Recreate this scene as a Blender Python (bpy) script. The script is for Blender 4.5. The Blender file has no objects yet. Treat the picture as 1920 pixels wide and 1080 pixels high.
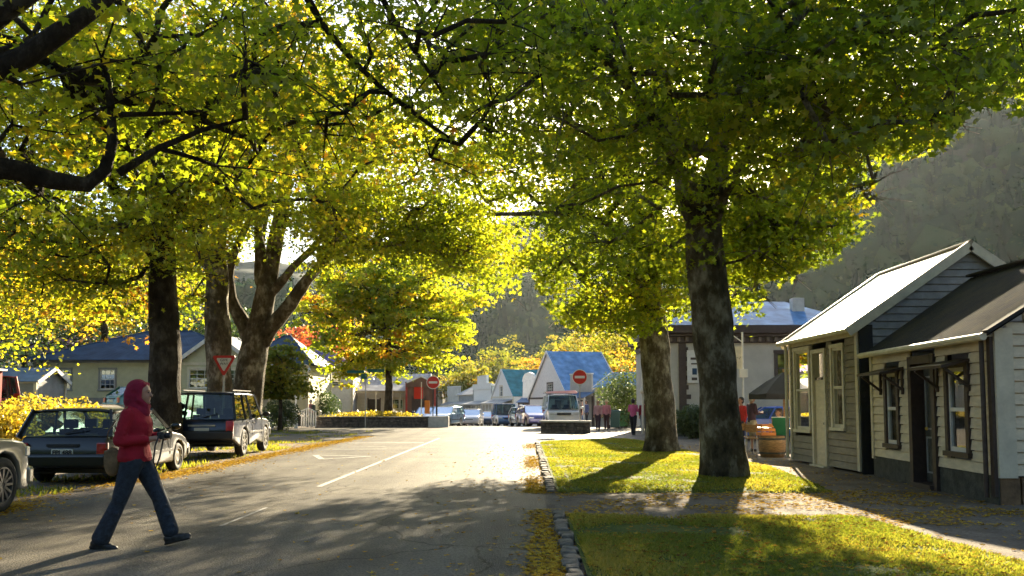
import bpy, bmesh, math, random
import numpy as np
from mathutils import Vector, Matrix, noise
R = math.radians
random.seed(7); rng = np.random.default_rng(11)
C = bpy.context.scene.collection
sc = bpy.context.scene

# ---------------------------------------------------------------- camera
CAMZ = 1.45; FPX = 1600.0; PITCH = R(4.0); SHIFT = 217.0 - FPX*math.tan(PITCH)
cam_d = bpy.data.cameras.new('camera'); cam = bpy.data.objects.new('camera', cam_d); C.objects.link(cam)
cam_d.sensor_width = 36; cam_d.lens = 36*FPX/1920; cam_d.shift_y = SHIFT/1920
cam_d.clip_start = 0.1; cam_d.clip_end = 5000
cam.location = (0, 0, CAMZ); cam.rotation_euler = (R(90)+PITCH, 0, 0)
sc.camera = cam
# ---------------------------------------------------------------- sky and sun
SUN_AZ = R(15.0); SUN_EL = R(20.0)          # azimuth to the right of +Y
w = bpy.data.worlds.new("World"); sc.world = w; w.use_nodes = True
nt = w.node_tree; nt.nodes.clear()
sky = nt.nodes.new('ShaderNodeTexSky'); sky.sky_type = 'NISHITA'; sky.sun_disc = False
sky.sun_elevation = SUN_EL; sky.sun_rotation = SUN_AZ; sky.air_density = 1.0; sky.dust_density = 1.2; sky.ozone_density = 1.0
bg = nt.nodes.new('ShaderNodeBackground'); bg.inputs[1].default_value = 0.06
ow = nt.nodes.new('ShaderNodeOutputWorld')
nt.links.new(sky.outputs[0], bg.inputs[0]); nt.links.new(bg.outputs[0], ow.inputs[0])
sd = bpy.data.lights.new('sun', 'SUN'); sd.energy = 5.0; sd.angle = R(0.6); sd.color = (1.0, 0.84, 0.58)
so = bpy.data.objects.new('sun', sd); C.objects.link(so)
sdir = Vector((math.sin(SUN_AZ)*math.cos(SUN_EL), math.cos(SUN_AZ)*math.cos(SUN_EL), math.sin(SUN_EL)))
so.rotation_euler = sdir.to_track_quat('Z', 'Y').to_euler(); so.location = sdir*60
vs = sc.view_settings; vs.view_transform = 'Standard'; vs.look = 'None'; vs.gamma = 1; vs.exposure = 2.45; vs.use_curve_mapping = False
cy = sc.cycles; cy.use_denoising = True; cy.max_bounces = 9; cy.diffuse_bounces = 6; cy.glossy_bounces = 2
cy.transmission_bounces = 5; cy.transparent_max_bounces = 8; cy.volume_bounces = 0; cy.caustics_reflective = False; cy.caustics_refractive = False
cy.sample_clamp_indirect = 6; cy.use_adaptive_sampling = True; cy.adaptive_threshold = 0.02

# ---------------------------------------------------------------- helpers
_U = Vector((0, -math.sin(PITCH), math.cos(PITCH))); _F = Vector((0, math.cos(PITCH), math.sin(PITCH)))
def P(px, py, Y):
    """point at depth Y that the photograph shows near pixel (px, py)"""
    u = px-960; v = (540-py)+SHIFT
    d = Vector((u, 0, 0)) + _U*v + _F*FPX
    return Vector((d.x*Y/d.y, Y, CAMZ + d.z*Y/d.y))
def proj(p):
    p = np.asarray(p, float).reshape(-1, 3); q = p - np.array([0, 0, CAMZ])
    f = q[:, 1]*_F.y + q[:, 2]*_F.z; u = q[:, 0]; v = q[:, 1]*_U.y + q[:, 2]*_U.z
    f = np.where(f < 0.05, 0.05, f)
    return 960 + FPX*u/f, 540 + SHIFT - FPX*v/f
def gz(x, y):
    x = np.asarray(x, float); y = np.asarray(y, float)
    dip = -1.5*np.clip((y-55)/60, 0, 1)
    rise = 1.4*np.clip((-x-16.0)/3, 0, 1)*np.clip((y-28)/8, 0, 1)
    return dip + rise
def G(x, y): return float(gz(x, y))
def gp(px, Y):
    p = P(px, 757, Y); return (p.x, Y, G(p.x, Y))

def tag(o, label=None, cat=None, group=None, kind=None):
    if label: o['label'] = label
    if cat: o['category'] = cat
    if group: o['group'] = group
    if kind: o['kind'] = kind
    return o
def empty(name, loc=(0, 0, 0), rz=0, label=None, cat=None, group=None):
    o = bpy.data.objects.new(name, None); C.objects.link(o); o.location = loc; o.rotation_euler = (0, 0, rz)
    o.empty_display_size = 0.2
    return tag(o, label, cat, group)
def copy_tree(o, parent=None):
    c = o.copy(); C.objects.link(c)
    if parent is not None: c.parent = parent
    for ch in list(o.children): copy_tree(ch, c)
    return c

class MB:
    def __init__(s): s.v = []; s.f = []; s.m = []
    def add(s, vs_, fs, mi=0):
        n = len(s.v); s.v += [tuple(a) for a in vs_]; s.f += [tuple(i+n for i in f) for f in fs]; s.m += [mi]*len(fs); return s
    def box(s, c, d, rot=None, mi=0):
        x, y, z = d[0]/2, d[1]/2, d[2]/2
        vv = [Vector((a, b, e)) for a in (-x, x) for b in (-y, y) for e in (-z, z)]
        if rot is not None: vv = [rot @ a for a in vv]
        vv = [a+Vector(c) for a in vv]
        return s.add(vv, [(0, 1, 3, 2), (4, 6, 7, 5), (0, 4, 5, 1), (2, 3, 7, 6), (0, 2, 6, 4), (1, 5, 7, 3)], mi)
    def b2(s, a, b, mi=0):
        return s.box([(a[i]+b[i])/2 for i in range(3)], [abs(b[i]-a[i]) for i in range(3)], None, mi)
    def tube(s, pts, rs, n=8, cap=True, mi=0, ell=1.0):
        pts = [Vector(p) for p in pts]
        if not hasattr(rs, '__len__'): rs = [rs]*len(pts)
        rings = []; prev = None
        for i, p in enumerate(pts):
            t = (pts[min(i+1, len(pts)-1)]-pts[max(i-1, 0)]).normalized()
            ref = prev if prev is not None else (Vector((0, 0, 1)) if abs(t.z) < .9 else Vector((1, 0, 0)))
            a = (ref - t*ref.dot(t))
            a = a.normalized() if a.length > 1e-6 else t.orthogonal().normalized()
            prev = a; b = t.cross(a)
            rings.append([p + (a*math.cos(2*math.pi*k/n) + b*math.sin(2*math.pi*k/n)*ell)*rs[i] for k in range(n)])
        vv = [q for r in rings for q in r]; ff = []
        for i in range(len(pts)-1):
            for k in range(n):
                ff.append((i*n+k, i*n+(k+1) % n, (i+1)*n+(k+1) % n, (i+1)*n+k))
        if cap: ff.append(tuple(range(n-1, -1, -1))); ff.append(tuple((len(pts)-1)*n+k for k in range(n)))
        return s.add(vv, ff, mi)
    def bar(s, a, b, wd, ht, mi=0):
        a = Vector(a); b = Vector(b); t = (b-a); L = t.length; q = t.to_track_quat('Y', 'Z').to_matrix()
        return s.box((a+b)/2, (wd, L, ht), q, mi)
    def prism(s, poly, x0, x1, axis='x', mi=0):
        n = len(poly); mk = {'x': lambda t, p: (t, p[0], p[1]), 'y': lambda t, p: (p[0], t, p[1]), 'z': lambda t, p: (p[0], p[1], t)}[axis]
        vv = [mk(x0, p) for p in poly]+[mk(x1, p) for p in poly]
        ff = [tuple(range(n-1, -1, -1)), tuple(range(n, 2*n))]+[(i, (i+1) % n, n+(i+1) % n, n+i) for i in range(n)]
        return s.add(vv, ff, mi)
    def lathe(s, prof, c=(0, 0, 0), n=16, mi=0, rot=None):
        vv = []; ff = []
        for r, z in prof:
            for k in range(n):
                q = Vector((r*math.cos(2*math.pi*k/n), r*math.sin(2*math.pi*k/n), z))
                if rot is not None: q = rot @ q
                vv.append(q+Vector(c))
        for i in range(len(prof)-1):
            for k in range(n): ff.append((i*n+k, i*n+(k+1) % n, (i+1)*n+(k+1) % n, (i+1)*n+k))
        ff.append(tuple(range(n-1, -1, -1))); ff.append(tuple((len(prof)-1)*n+k for k in range(n)))
        return s.add(vv, ff, mi)
    def sph(s, c, r, n=10, m=7, mi=0):
        if not hasattr(r, '__len__'): r = (r, r, r)
        vv = [(c[0], c[1], c[2]-r[2])]
        for i in range(1, m):
            a = -math.pi/2+math.pi*i/m
            for k in range(n):
                b = 2*math.pi*k/n; vv.append((c[0]+r[0]*math.cos(a)*math.cos(b), c[1]+r[1]*math.cos(a)*math.sin(b), c[2]+r[2]*math.sin(a)))
        vv.append((c[0], c[1], c[2]+r[2])); ff = []
        for k in range(n):
            ff.append((0, 1+(k+1) % n, 1+k)); ff.append((len(vv)-1, 1+(m-2)*n+k, 1+(m-2)*n+(k+1) % n))
        for i in range(m-2):
            for k in range(n): ff.append((1+i*n+k, 1+i*n+(k+1) % n, 1+(i+1)*n+(k+1) % n, 1+(i+1)*n+k))
        return s.add(vv, ff, mi)
    def build(s, name, mats, parent=None, smooth=False, bevel=0, seg=2, loc=None):
        me = bpy.data.meshes.new(name); me.from_pydata(s.v, [], s.f); 
        if not isinstance(mats, (list, tuple)): mats = [mats]
        for m in mats: me.materials.append(m)
        if len(mats) > 1: me.polygons.foreach_set('material_index', s.m)
        bm = bmesh.new(); bm.from_mesh(me); bmesh.ops.recalc_face_normals(bm, faces=bm.faces); bm.to_mesh(me); bm.free()
        me.polygons.foreach_set('use_smooth', [smooth]*len(me.polygons))
        me.update(); o = bpy.data.objects.new(name, me); C.objects.link(o)
        if parent is not None: o.parent = parent
        if loc is not None: o.location = loc
        if bevel:
            b = o.modifiers.new('b', 'BEVEL'); b.width = bevel; b.segments = seg; b.limit_method = 'ANGLE'; b.angle_limit = R(35)
            b.harden_normals = False
        return o

def split_build(mb, name, mats, parent=None, **k):
    """every separate piece of mb becomes an object of its own"""
    n = len(mb.v); p = list(range(n))
    def find(a):
        while p[a] != a: p[a] = p[p[a]]; a = p[a]
        return a
    for f in mb.f:
        for i in f[1:]: p[find(i)] = find(f[0])
    groups = {}
    for fi, f in enumerate(mb.f): groups.setdefault(find(f[0]), []).append(fi)
    out = []
    for g in groups.values():
        ids = sorted({i for fi in g for i in mb.f[fi]}); mp = {a: b for b, a in enumerate(ids)}; q = MB()
        q.v = [mb.v[i] for i in ids]; q.f = [tuple(mp[i] for i in mb.f[fi]) for fi in g]; q.m = [mb.m[fi] for fi in g]
        out.append(q.build(name, mats, parent, **k))
    return out
def remeshed(mb, name, m, parent=None, vox=.012, smooth=3, fac=.5):
    """one continuous skin grown over the overlapping pieces"""
    o = mb.build('tmp', m); r = o.modifiers.new('r', 'REMESH'); r.mode = 'VOXEL'; r.voxel_size = vox; r.use_smooth_shade = True
    if smooth: s_ = o.modifiers.new('s', 'SMOOTH'); s_.iterations = smooth; s_.factor = fac
    bpy.context.view_layer.update(); dg = bpy.context.evaluated_depsgraph_get(); me = bpy.data.meshes.new_from_object(o.evaluated_get(dg)); me.name = name
    me.materials.clear(); me.materials.append(m)
    old = o.data; bpy.data.objects.remove(o); bpy.data.meshes.remove(old)
    q = bpy.data.objects.new(name, me); C.objects.link(q); q.parent = parent; return q

def fast_mesh(name, co, quads, mats, attr=None, parent=None, smooth=False):
    """co (N,3) float array; quads (M,k) int array"""
    me = bpy.data.meshes.new(name); me.vertices.add(len(co)); me.vertices.foreach_set('co', np.asarray(co, np.float32).ravel())
    k = quads.shape[1]; me.loops.add(quads.size); me.loops.foreach_set('vertex_index', quads.astype(np.int32).ravel())
    me.polygons.add(len(quads)); me.polygons.foreach_set('loop_start', np.arange(0, quads.size, k, dtype=np.int32))
    me.update(calc_edges=True)
    for m in (mats if isinstance(mats, (list, tuple)) else [mats]): me.materials.append(m)
    if attr is not None:
        a = me.attributes.new('tint', 'FLOAT', 'POINT'); a.data.foreach_set('value', np.asarray(attr, np.float32))
    if smooth: me.polygons.foreach_set('use_smooth', [True]*len(quads))
    o = bpy.data.objects.new(name, me); C.objects.link(o)
    if parent is not None: o.parent = parent
    return o

# ---------------------------------------------------------------- materials
def new_mat(name):
    m = bpy.data.materials.new(name); m.use_nodes = True; t = m.node_tree; t.nodes.clear()
    o = t.nodes.new('ShaderNodeOutputMaterial'); return m, t, o
def mat(name, col, rough=0.6, var=0.15, vs_=3.0, bump=0.0, bs=30.0, metal=0.0, spec=0.5, col2=None, stretch=(1, 1, 1), coat=0.0):
    m, t, o = new_mat(name); b = t.nodes.new('ShaderNodeBsdfPrincipled')
    b.inputs['Roughness'].default_value = rough; b.inputs['Metallic'].default_value = metal
    b.inputs['Specular IOR Level'].default_value = spec; b.inputs['Coat Weight'].default_value = coat; b.inputs['Coat Roughness'].default_value = 0.05
    tc = t.nodes.new('ShaderNodeTexCoord'); mp = t.nodes.new('ShaderNodeMapping'); mp.inputs['Scale'].default_value = stretch
    t.links.new(tc.outputs['Object'], mp.inputs[0])
    nz = t.nodes.new('ShaderNodeTexNoise'); nz.inputs['Scale'].default_value = vs_; nz.inputs['Detail'].default_value = 6; nz.inputs['Roughness'].default_value = 0.65
    t.links.new(mp.outputs[0], nz.inputs['Vector'])
    rp = t.nodes.new('ShaderNodeValToRGB'); c2 = col2 or [c*(1-var*1.6) for c in col]; c1 = col if col2 else [min(1, c*(1+var)) for c in col]
    rp.color_ramp.elements[0].position = 0.35; rp.color_ramp.elements[1].position = 0.68
    rp.color_ramp.elements[0].color = (*c2[:3], 1); rp.color_ramp.elements[1].color = (*c1[:3], 1)
    t.links.new(nz.outputs[0], rp.inputs[0]); t.links.new(rp.outputs[0], b.inputs['Base Color'])
    if bump:
        n2 = t.nodes.new('ShaderNodeTexNoise'); n2.inputs['Scale'].default_value = bs; n2.inputs['Detail'].default_value = 5
        t.links.new(mp.outputs[0], n2.inputs['Vector'])
        bp = t.nodes.new('ShaderNodeBump'); bp.inputs['Strength'].default_value = bump; bp.inputs['Distance'].default_value = 0.02
        t.links.new(n2.outputs[0], bp.inputs['Height']); t.links.new(bp.outputs[0], b.inputs['Normal'])
    t.links.new(b.outputs[0], o.inputs[0]); return m
def glass_mat(name, tint=(0.5, 0.6, 0.6), refl=0.12, clear=0.85):
    m, t, o = new_mat(name); tr = t.nodes.new('ShaderNodeBsdfTransparent'); tr.inputs[0].default_value = (*[c*clear for c in tint], 1)
    gl = t.nodes.new('ShaderNodeBsdfGlossy'); gl.inputs['Roughness'].default_value = 0.02; gl.inputs[0].default_value = (1, 1, 1, 1)
    fr = t.nodes.new('ShaderNodeFresnel'); fr.inputs[0].default_value = 1.5
    ma = t.nodes.new('ShaderNodeMath'); ma.operation = 'ADD'; ma.inputs[1].default_value = refl; ma.use_clamp = True
    t.links.new(fr.outputs[0], ma.inputs[0])
    mx = t.nodes.new('ShaderNodeMixShader'); t.links.new(ma.outputs[0], mx.inputs[0]); t.links.new(tr.outputs[0], mx.inputs[1]); t.links.new(gl.outputs[0], mx.inputs[2])
    t.links.new(mx.outputs[0], o.inputs[0]); return m
def leaf_mat(name, stops, trans=0.55, tcol=2.6, gloss=0.08):
    """stops: [(pos, front colour)], chosen by the leaf's own tint"""
    m, t, o = new_mat(name); at = t.nodes.new('ShaderNodeAttribute'); at.attribute_name = 'tint'
    rp = t.nodes.new('ShaderNodeValToRGB'); e = rp.color_ramp.elements
    while len(e) < len(stops): e.new(0.5)
    for i, (p, c) in enumerate(stops): e[i].position = p; e[i].color = (*c, 1)
    t.links.new(at.outputs['Fac'], rp.inputs[0])
    df = t.nodes.new('ShaderNodeBsdfDiffuse'); tl = t.nodes.new('ShaderNodeBsdfTranslucent')
    sc_ = t.nodes.new('ShaderNodeMix'); sc_.data_type = 'RGBA'; sc_.blend_type = 'MULTIPLY'; sc_.inputs[0].default_value = 1; sc_.clamp_result = False
    t.links.new(rp.outputs[0], sc_.inputs[6]); sc_.inputs[7].default_value = (tcol*1.12, tcol*1.0, tcol*0.45, 1)
    t.links.new(rp.outputs[0], df.inputs[0]); t.links.new(sc_.outputs[2], tl.inputs[0])
    mx = t.nodes.new('ShaderNodeMixShader'); mx.inputs[0].default_value = trans
    t.links.new(df.outputs[0], mx.inputs[1]); t.links.new(tl.outputs[0], mx.inputs[2])
    gl = t.nodes.new('ShaderNodeBsdfGlossy'); gl.inputs['Roughness'].default_value = 0.45; gl.inputs[0].default_value = (.9, .95, .8, 1)
    m2 = t.nodes.new('ShaderNodeMixShader'); m2.inputs[0].default_value = gloss
    t.links.new(mx.outputs[0], m2.inputs[1]); t.links.new(gl.outputs[0], m2.inputs[2]); t.links.new(m2.outputs[0], o.inputs[0]); return m
# ================================================================ the setting
def asphalt_mat(name, c0=0.095, c1=0.155, rough=0.6):
    m, t, o = new_mat(name); b = t.nodes.new('ShaderNodeBsdfPrincipled'); tc = t.nodes.new('ShaderNodeTexCoord')
    n1 = t.nodes.new('ShaderNodeTexNoise'); n1.inputs['Scale'].default_value = 0.55; n1.inputs['Detail'].default_value = 7
    n2 = t.nodes.new('ShaderNodeTexNoise'); n2.inputs['Scale'].default_value = 45; n2.inputs['Detail'].default_value = 4
    vo = t.nodes.new('ShaderNodeTexVoronoi'); vo.inputs['Scale'].default_value = 60
    for n in (n1, n2, vo): t.links.new(tc.outputs['Object'], n.inputs['Vector'])
    r1 = t.nodes.new('ShaderNodeValToRGB'); e = r1.color_ramp.elements
    e[0].position = .35; e[0].color = (c0*1.06, c0, c0*.88, 1); e[1].position = .7; e[1].color = (c1*1.08, c1, c1*.84, 1)
    t.links.new(n1.outputs[0], r1.inputs[0])
    r2 = t.nodes.new('ShaderNodeValToRGB'); r2.color_ramp.elements[0].color = (.6, .6, .6, 1); r2.color_ramp.elements[0].position = .3; r2.color_ramp.elements[1].position = .75; r2.color_ramp.elements[1].color = (1.45, 1.4, 1.3, 1)
    t.links.new(n2.outputs[0], r2.inputs[0])
    mx = t.nodes.new('ShaderNodeMix'); mx.data_type = 'RGBA'; mx.blend_type = 'MULTIPLY'; mx.inputs[0].default_value = 1; mx.clamp_result = False
    t.links.new(r1.outputs[0], mx.inputs[6]); t.links.new(r2.outputs[0], mx.inputs[7])
    # cracks, and long stains running with the traffic
    wv = t.nodes.new('ShaderNodeTexNoise'); wv.inputs['Scale'].default_value = 1.3; wv.inputs['Detail'].default_value = 8
    wa = t.nodes.new('ShaderNodeMixRGB'); wa.blend_type = 'ADD'; wa.inputs[0].default_value = .9; t.links.new(tc.outputs['Object'], wa.inputs[1]); t.links.new(tc.outputs['Object'], wv.inputs['Vector']); t.links.new(wv.outputs['Color'], wa.inputs[2])
    cr = t.nodes.new('ShaderNodeTexVoronoi'); cr.feature = 'DISTANCE_TO_EDGE'; cr.inputs['Scale'].default_value = .33; t.links.new(wa.outputs[0], cr.inputs['Vector'])
    rc = t.nodes.new('ShaderNodeValToRGB'); rc.color_ramp.elements[0].position = 0; rc.color_ramp.elements[0].color = (.35, .33, .3, 1); rc.color_ramp.elements[1].position = .009; rc.color_ramp.elements[1].color = (1, 1, 1, 1); t.links.new(cr.outputs[0], rc.inputs[0])
    ms = t.nodes.new('ShaderNodeMapping'); ms.inputs['Scale'].default_value = (1.6, .10, 1); t.links.new(tc.outputs['Object'], ms.inputs[0]); ns = t.nodes.new('ShaderNodeTexNoise'); ns.inputs['Scale'].default_value = 1.0; ns.inputs['Detail'].default_value = 5; t.links.new(ms.outputs[0], ns.inputs['Vector'])
    rs = t.nodes.new('ShaderNodeValToRGB'); rs.color_ramp.elements[0].position = .35; rs.color_ramp.elements[0].color = (.72, .71, .69, 1); rs.color_ramp.elements[1].position = .62; rs.color_ramp.elements[1].color = (1.1, 1.1, 1.1, 1); t.links.new(ns.outputs[0], rs.inputs[0])
    m3 = t.nodes.new('ShaderNodeMix'); m3.data_type = 'RGBA'; m3.blend_type = 'MULTIPLY'; m3.inputs[0].default_value = 1; m3.clamp_result = False; t.links.new(mx.outputs[2], m3.inputs[6]); t.links.new(rc.outputs[0], m3.inputs[7])
    m4 = t.nodes.new('ShaderNodeMix'); m4.data_type = 'RGBA'; m4.blend_type = 'MULTIPLY'; m4.inputs[0].default_value = 1; m4.clamp_result = False; t.links.new(m3.outputs[2], m4.inputs[6]); t.links.new(rs.outputs[0], m4.inputs[7]); t.links.new(m4.outputs[2], b.inputs['Base Color'])
    b.inputs['Roughness'].default_value = rough; b.inputs['Specular IOR Level'].default_value = .08
    bp = t.nodes.new('ShaderNodeBump'); bp.inputs['Strength'].default_value = 0.6; bp.inputs['Distance'].default_value = 0.012
    t.links.new(vo.outputs[0], bp.inputs['Height']); t.links.new(bp.outputs[0], b.inputs['Normal'])
    t.links.new(b.outputs[0], o.inputs[0]); return m
M = {}
M['asphalt'] = asphalt_mat('asphalt')
def ground_mat(name, cols, s1=1.2, s2=30, bump=.7, rough=.95):
    m, t, o = new_mat(name); b = t.nodes.new('ShaderNodeBsdfPrincipled'); tc = t.nodes.new('ShaderNodeTexCoord')
    n1 = t.nodes.new('ShaderNodeTexNoise'); n1.inputs['Scale'].default_value = s1; n1.inputs['Detail'].default_value = 8; n1.inputs['Roughness'].default_value = .7
    n2 = t.nodes.new('ShaderNodeTexNoise'); n2.inputs['Scale'].default_value = s2; n2.inputs['Detail'].default_value = 6; n2.inputs['Roughness'].default_value = .7
    for n in (n1, n2): t.links.new(tc.outputs['Object'], n.inputs['Vector'])
    r1 = t.nodes.new('ShaderNodeValToRGB'); e = r1.color_ramp.elements
    while len(e) < len(cols): e.new(.5)
    for i, c in enumerate(cols): e[i].position = .3+.4*i/(len(cols)-1); e[i].color = (*c, 1)
    t.links.new(n1.outputs[0], r1.inputs[0])
    r2 = t.nodes.new('ShaderNodeValToRGB'); r2.color_ramp.elements[0].position = .3; r2.color_ramp.elements[0].color = (.55, .55, .55, 1); r2.color_ramp.elements[1].position = .7; r2.color_ramp.elements[1].color = (1.35, 1.35, 1.35, 1)
    t.links.new(n2.outputs[0], r2.inputs[0])
    mx = t.nodes.new('ShaderNodeMix'); mx.data_type = 'RGBA'; mx.blend_type = 'MULTIPLY'; mx.inputs[0].default_value = 1; mx.clamp_result = False
    t.links.new(r1.outputs[0], mx.inputs[6]); t.links.new(r2.outputs[0], mx.inputs[7]); t.links.new(mx.outputs[2], b.inputs['Base Color'])
    b.inputs['Roughness'].default_value = rough; b.inputs['Specular IOR Level'].default_value = .2
    bp = t.nodes.new('ShaderNodeBump'); bp.inputs['Strength'].default_value = bump; bp.inputs['Distance'].default_value = 0.03
    t.links.new(n2.outputs[0], bp.inputs['Height']); t.links.new(bp.outputs[0], b.inputs['Normal'])
    t.links.new(b.outputs[0], o.inputs[0]); return m
M['ground'] = ground_mat('gravel_earth', [(.10, .08, .06), (.17, .14, .11), (.24, .20, .16)], 1.0, 35)
M['path'] = ground_mat('gravel_path', [(.10, .08, .06), (.17, .14, .11), (.25, .21, .165)], 1.6, 28)
M['soil'] = ground_mat('turf_base', [(.045, .07, .012), (.08, .11, .02), (.12, .13, .03)], 1.5, 25)
M['paint'] = mat('road_paint', (.31, .30, .27), .7, .3, 6); M['paint_worn'] = mat('road_paint_worn', (.22, .215, .20), .7, .35, 9)
M['kerb'] = mat('kerb_stone', (.15, .13, .10), .9, .4, 9, bump=.8, bs=14)

def EL(y): return -6.9+.0156*y
def ER(y): return .3+.0156*y

xs = np.unique(np.concatenate([np.linspace(-900, -100, 17), np.arange(-100, -30, 5), np.arange(-30, 20.01, .5), np.arange(20, 100, 5), np.linspace(100, 900, 17)]))
ys = np.unique(np.concatenate([np.array([-60, -30, -12.]), np.arange(-10, 56, .5), np.arange(56, 125, 1.), np.arange(125, 300, 25), np.linspace(300, 1500, 13)]))
X_, Y_ = np.meshgrid(xs, ys); Z_ = gz(X_, Y_) - 0.0
nx = len(xs); idx = np.arange(len(xs)*len(ys)).reshape(len(ys), nx)
q = np.stack([idx[:-1, :-1], idx[:-1, 1:], idx[1:, 1:], idx[1:, :-1]], -1).reshape(-1, 4)
tag(fast_mesh('ground', np.stack([X_, Y_, Z_], -1).reshape(-1, 3), q, M['ground'], smooth=True), kind='structure')

def sheet(name, yl, xl, xr, nxs, m, dz=.006, kind='structure'):
    vv = []; 
    for y in yl:
        a, b = xl(y), xr(y)
        for k in range(nxs+1):
            x = a+(b-a)*k/nxs; vv.append((x, y, G(x, y)+dz))
    ff = [(r*(nxs+1)+k, r*(nxs+1)+k+1, (r+1)*(nxs+1)+k+1, (r+1)*(nxs+1)+k) for r in range(len(yl)-1) for k in range(nxs)]
    return tag(fast_mesh(name, np.array(vv), np.array(ff), m), kind=kind)
# main road; at the junction it opens left into the side street and right past the lawn
def JL(y): return float(np.interp(y, [-12, 29.5, 33, 36, 52, 53, 60, 130], [EL(-12), EL(29.5), -9.2, -12.9, -12.9, -10.3, -6.2, -22]))
def JR(y): return float(np.interp(y, [-12, 31, 34, 36, 52, 58, 60, 130], [ER(-12), ER(31), 1.6, 12, 12, 4.5, 3.4, -9.5]))
rl = np.unique(np.concatenate([np.arange(-12, 56, 1.), np.array([31.5, 34.5, 35.5, 36.5, 52.5]), np.arange(56, 131, 1.)]))
sheet('road', list(rl), JL, JR, 12, M['asphalt'])
sheet('side_road', list(np.arange(36.5, 48.01, .5)), lambda y: -40., lambda y: -12.91, 54, M['asphalt'], dz=.012)

# painted markings
def strip(name, pts, wd, dz=.011, m='paint'):
    mb = MB()
    for (a, b) in pts:
        a = Vector((*a, 0)); b = Vector((*b, 0)); n = (b-a).normalized(); s = Vector((-n.y, n.x, 0))*wd/2
        vv = [a-s, a+s, b+s, b-s]; mb.add([(v.x, v.y, G(v.x, v.y)+dz) for v in vv], [(0, 1, 2, 3)])
    return tag(mb.build(name, M[m]), kind='structure')
cl = lambda y: -3.60+.0156*y
strip('centre_line', [((cl(y), y), (cl(min(y+1, 40)), min(y+1, 40))) for y in range(15, 36)], .10)
strip('faded_centre_line', [((cl(y), y), (cl(y+1.8), y+1.8)) for y in (10.2,)], .05, m='paint_worn')
strip('give_way_marking', [((-5.55, 24.2), (-3.9, 23.6)), ((-5.55, 24.2), (-4.95, 22.4)), ((-4.95, 22.4), (-3.9, 23.6)),
                           ((-5.9, 27.2), (-4.0, 27.4)), ((-5.7, 28.6), (-4.2, 28.8))], .16)
strip('limit_line', [((-6.0, 31.5), (-3.3, 32.0))], .3)

# lawns
def lawn_h(x, y, LW, y0, y1):
    d = min(x-LW[0](y), LW[1](y)-x, y-y0, y1-y); k = max(0., min(1., d/.45)); return (.012 if x-LW[0](y) > .25 else .045)*(1-k)+k*(.055+.03*noise.noise(Vector((x*.9, y*.9, 3))))
def lawn(name, pts_y, xl, xr, nxs):
    vv = []
    for j, y in enumerate(pts_y):
        a, b = xl(y), xr(y)
        for k in range(nxs+1):
            x = a+(b-a)*k/nxs; e = min(k, nxs-k, j, len(pts_y)-1-j)
            h = lawn_h(x, y, (xl, xr), pts_y[0], pts_y[-1]) if e else (.04 if k == 0 else -.01)
            vv.append((x, y, G(x, y)+h))
    ff = [(r*(nxs+1)+k, r*(nxs+1)+k+1, (r+1)*(nxs+1)+k+1, (r+1)*(nxs+1)+k) for r in range(len(pts_y)-1) for k in range(nxs)]
    return tag(fast_mesh(name, np.array(vv), np.array(ff), M['soil'], smooth=True), kind='structure')
LW1 = (lambda y: ER(y)+.21 + (0 if y < 31 else (y-31)**2*.25), lambda y: float(np.interp(y, [13.6, 16, 20, 25, 31, 34.6], [5.2, 5.6, 5.95, 5.5, 5.2, 4.9])))
LW2 = (lambda y: ER(y)+.21, lambda y: float(np.interp(y, [2, 7.5, 10.4], [4.9, 4.7, 4.5])))
lawn('lawn', list(np.linspace(13.9, 34.6, 110)), LW1[0], LW1[1], 24)
lawn('lawn', list(np.linspace(2, 10.9, 60)), LW2[0], LW2[1], 30)
sheet('footpath', list(np.arange(10.0, 14.9, .5)), lambda y: ER(y)+.12, lambda y: 7.0, 10, M['path'], .005)
sheet('forecourt', list(np.arange(2.0, 36, .5)), lambda y: LW1[1](max(y, 13.6))-.4 if y > 12 else 4.3, lambda y: 12.0, 10, M['path'], .009)
# kerb of rough stones
mb = MB()
def kerbrun(y0, y1):
    y = y0
    while y < y1:
        L = random.uniform(.14, .34); h = random.uniform(.05, .09)
        mb.box((ER(y)+.13+random.uniform(-.025, .025), y+L/2, h/2-.01), (random.uniform(.11, .16), L*.95, h), Matrix.Rotation(random.uniform(-.12, .12), 3, 'Z') @ Matrix.Rotation(random.uniform(-.1, .1), 3, 'Y'))
        y += L
kerbrun(2.0, 11.0); kerbrun(14.0, 31.6)
kb = mb.build('kerb', M['kerb'], bevel=.02); tag(kb, kind='structure')

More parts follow.
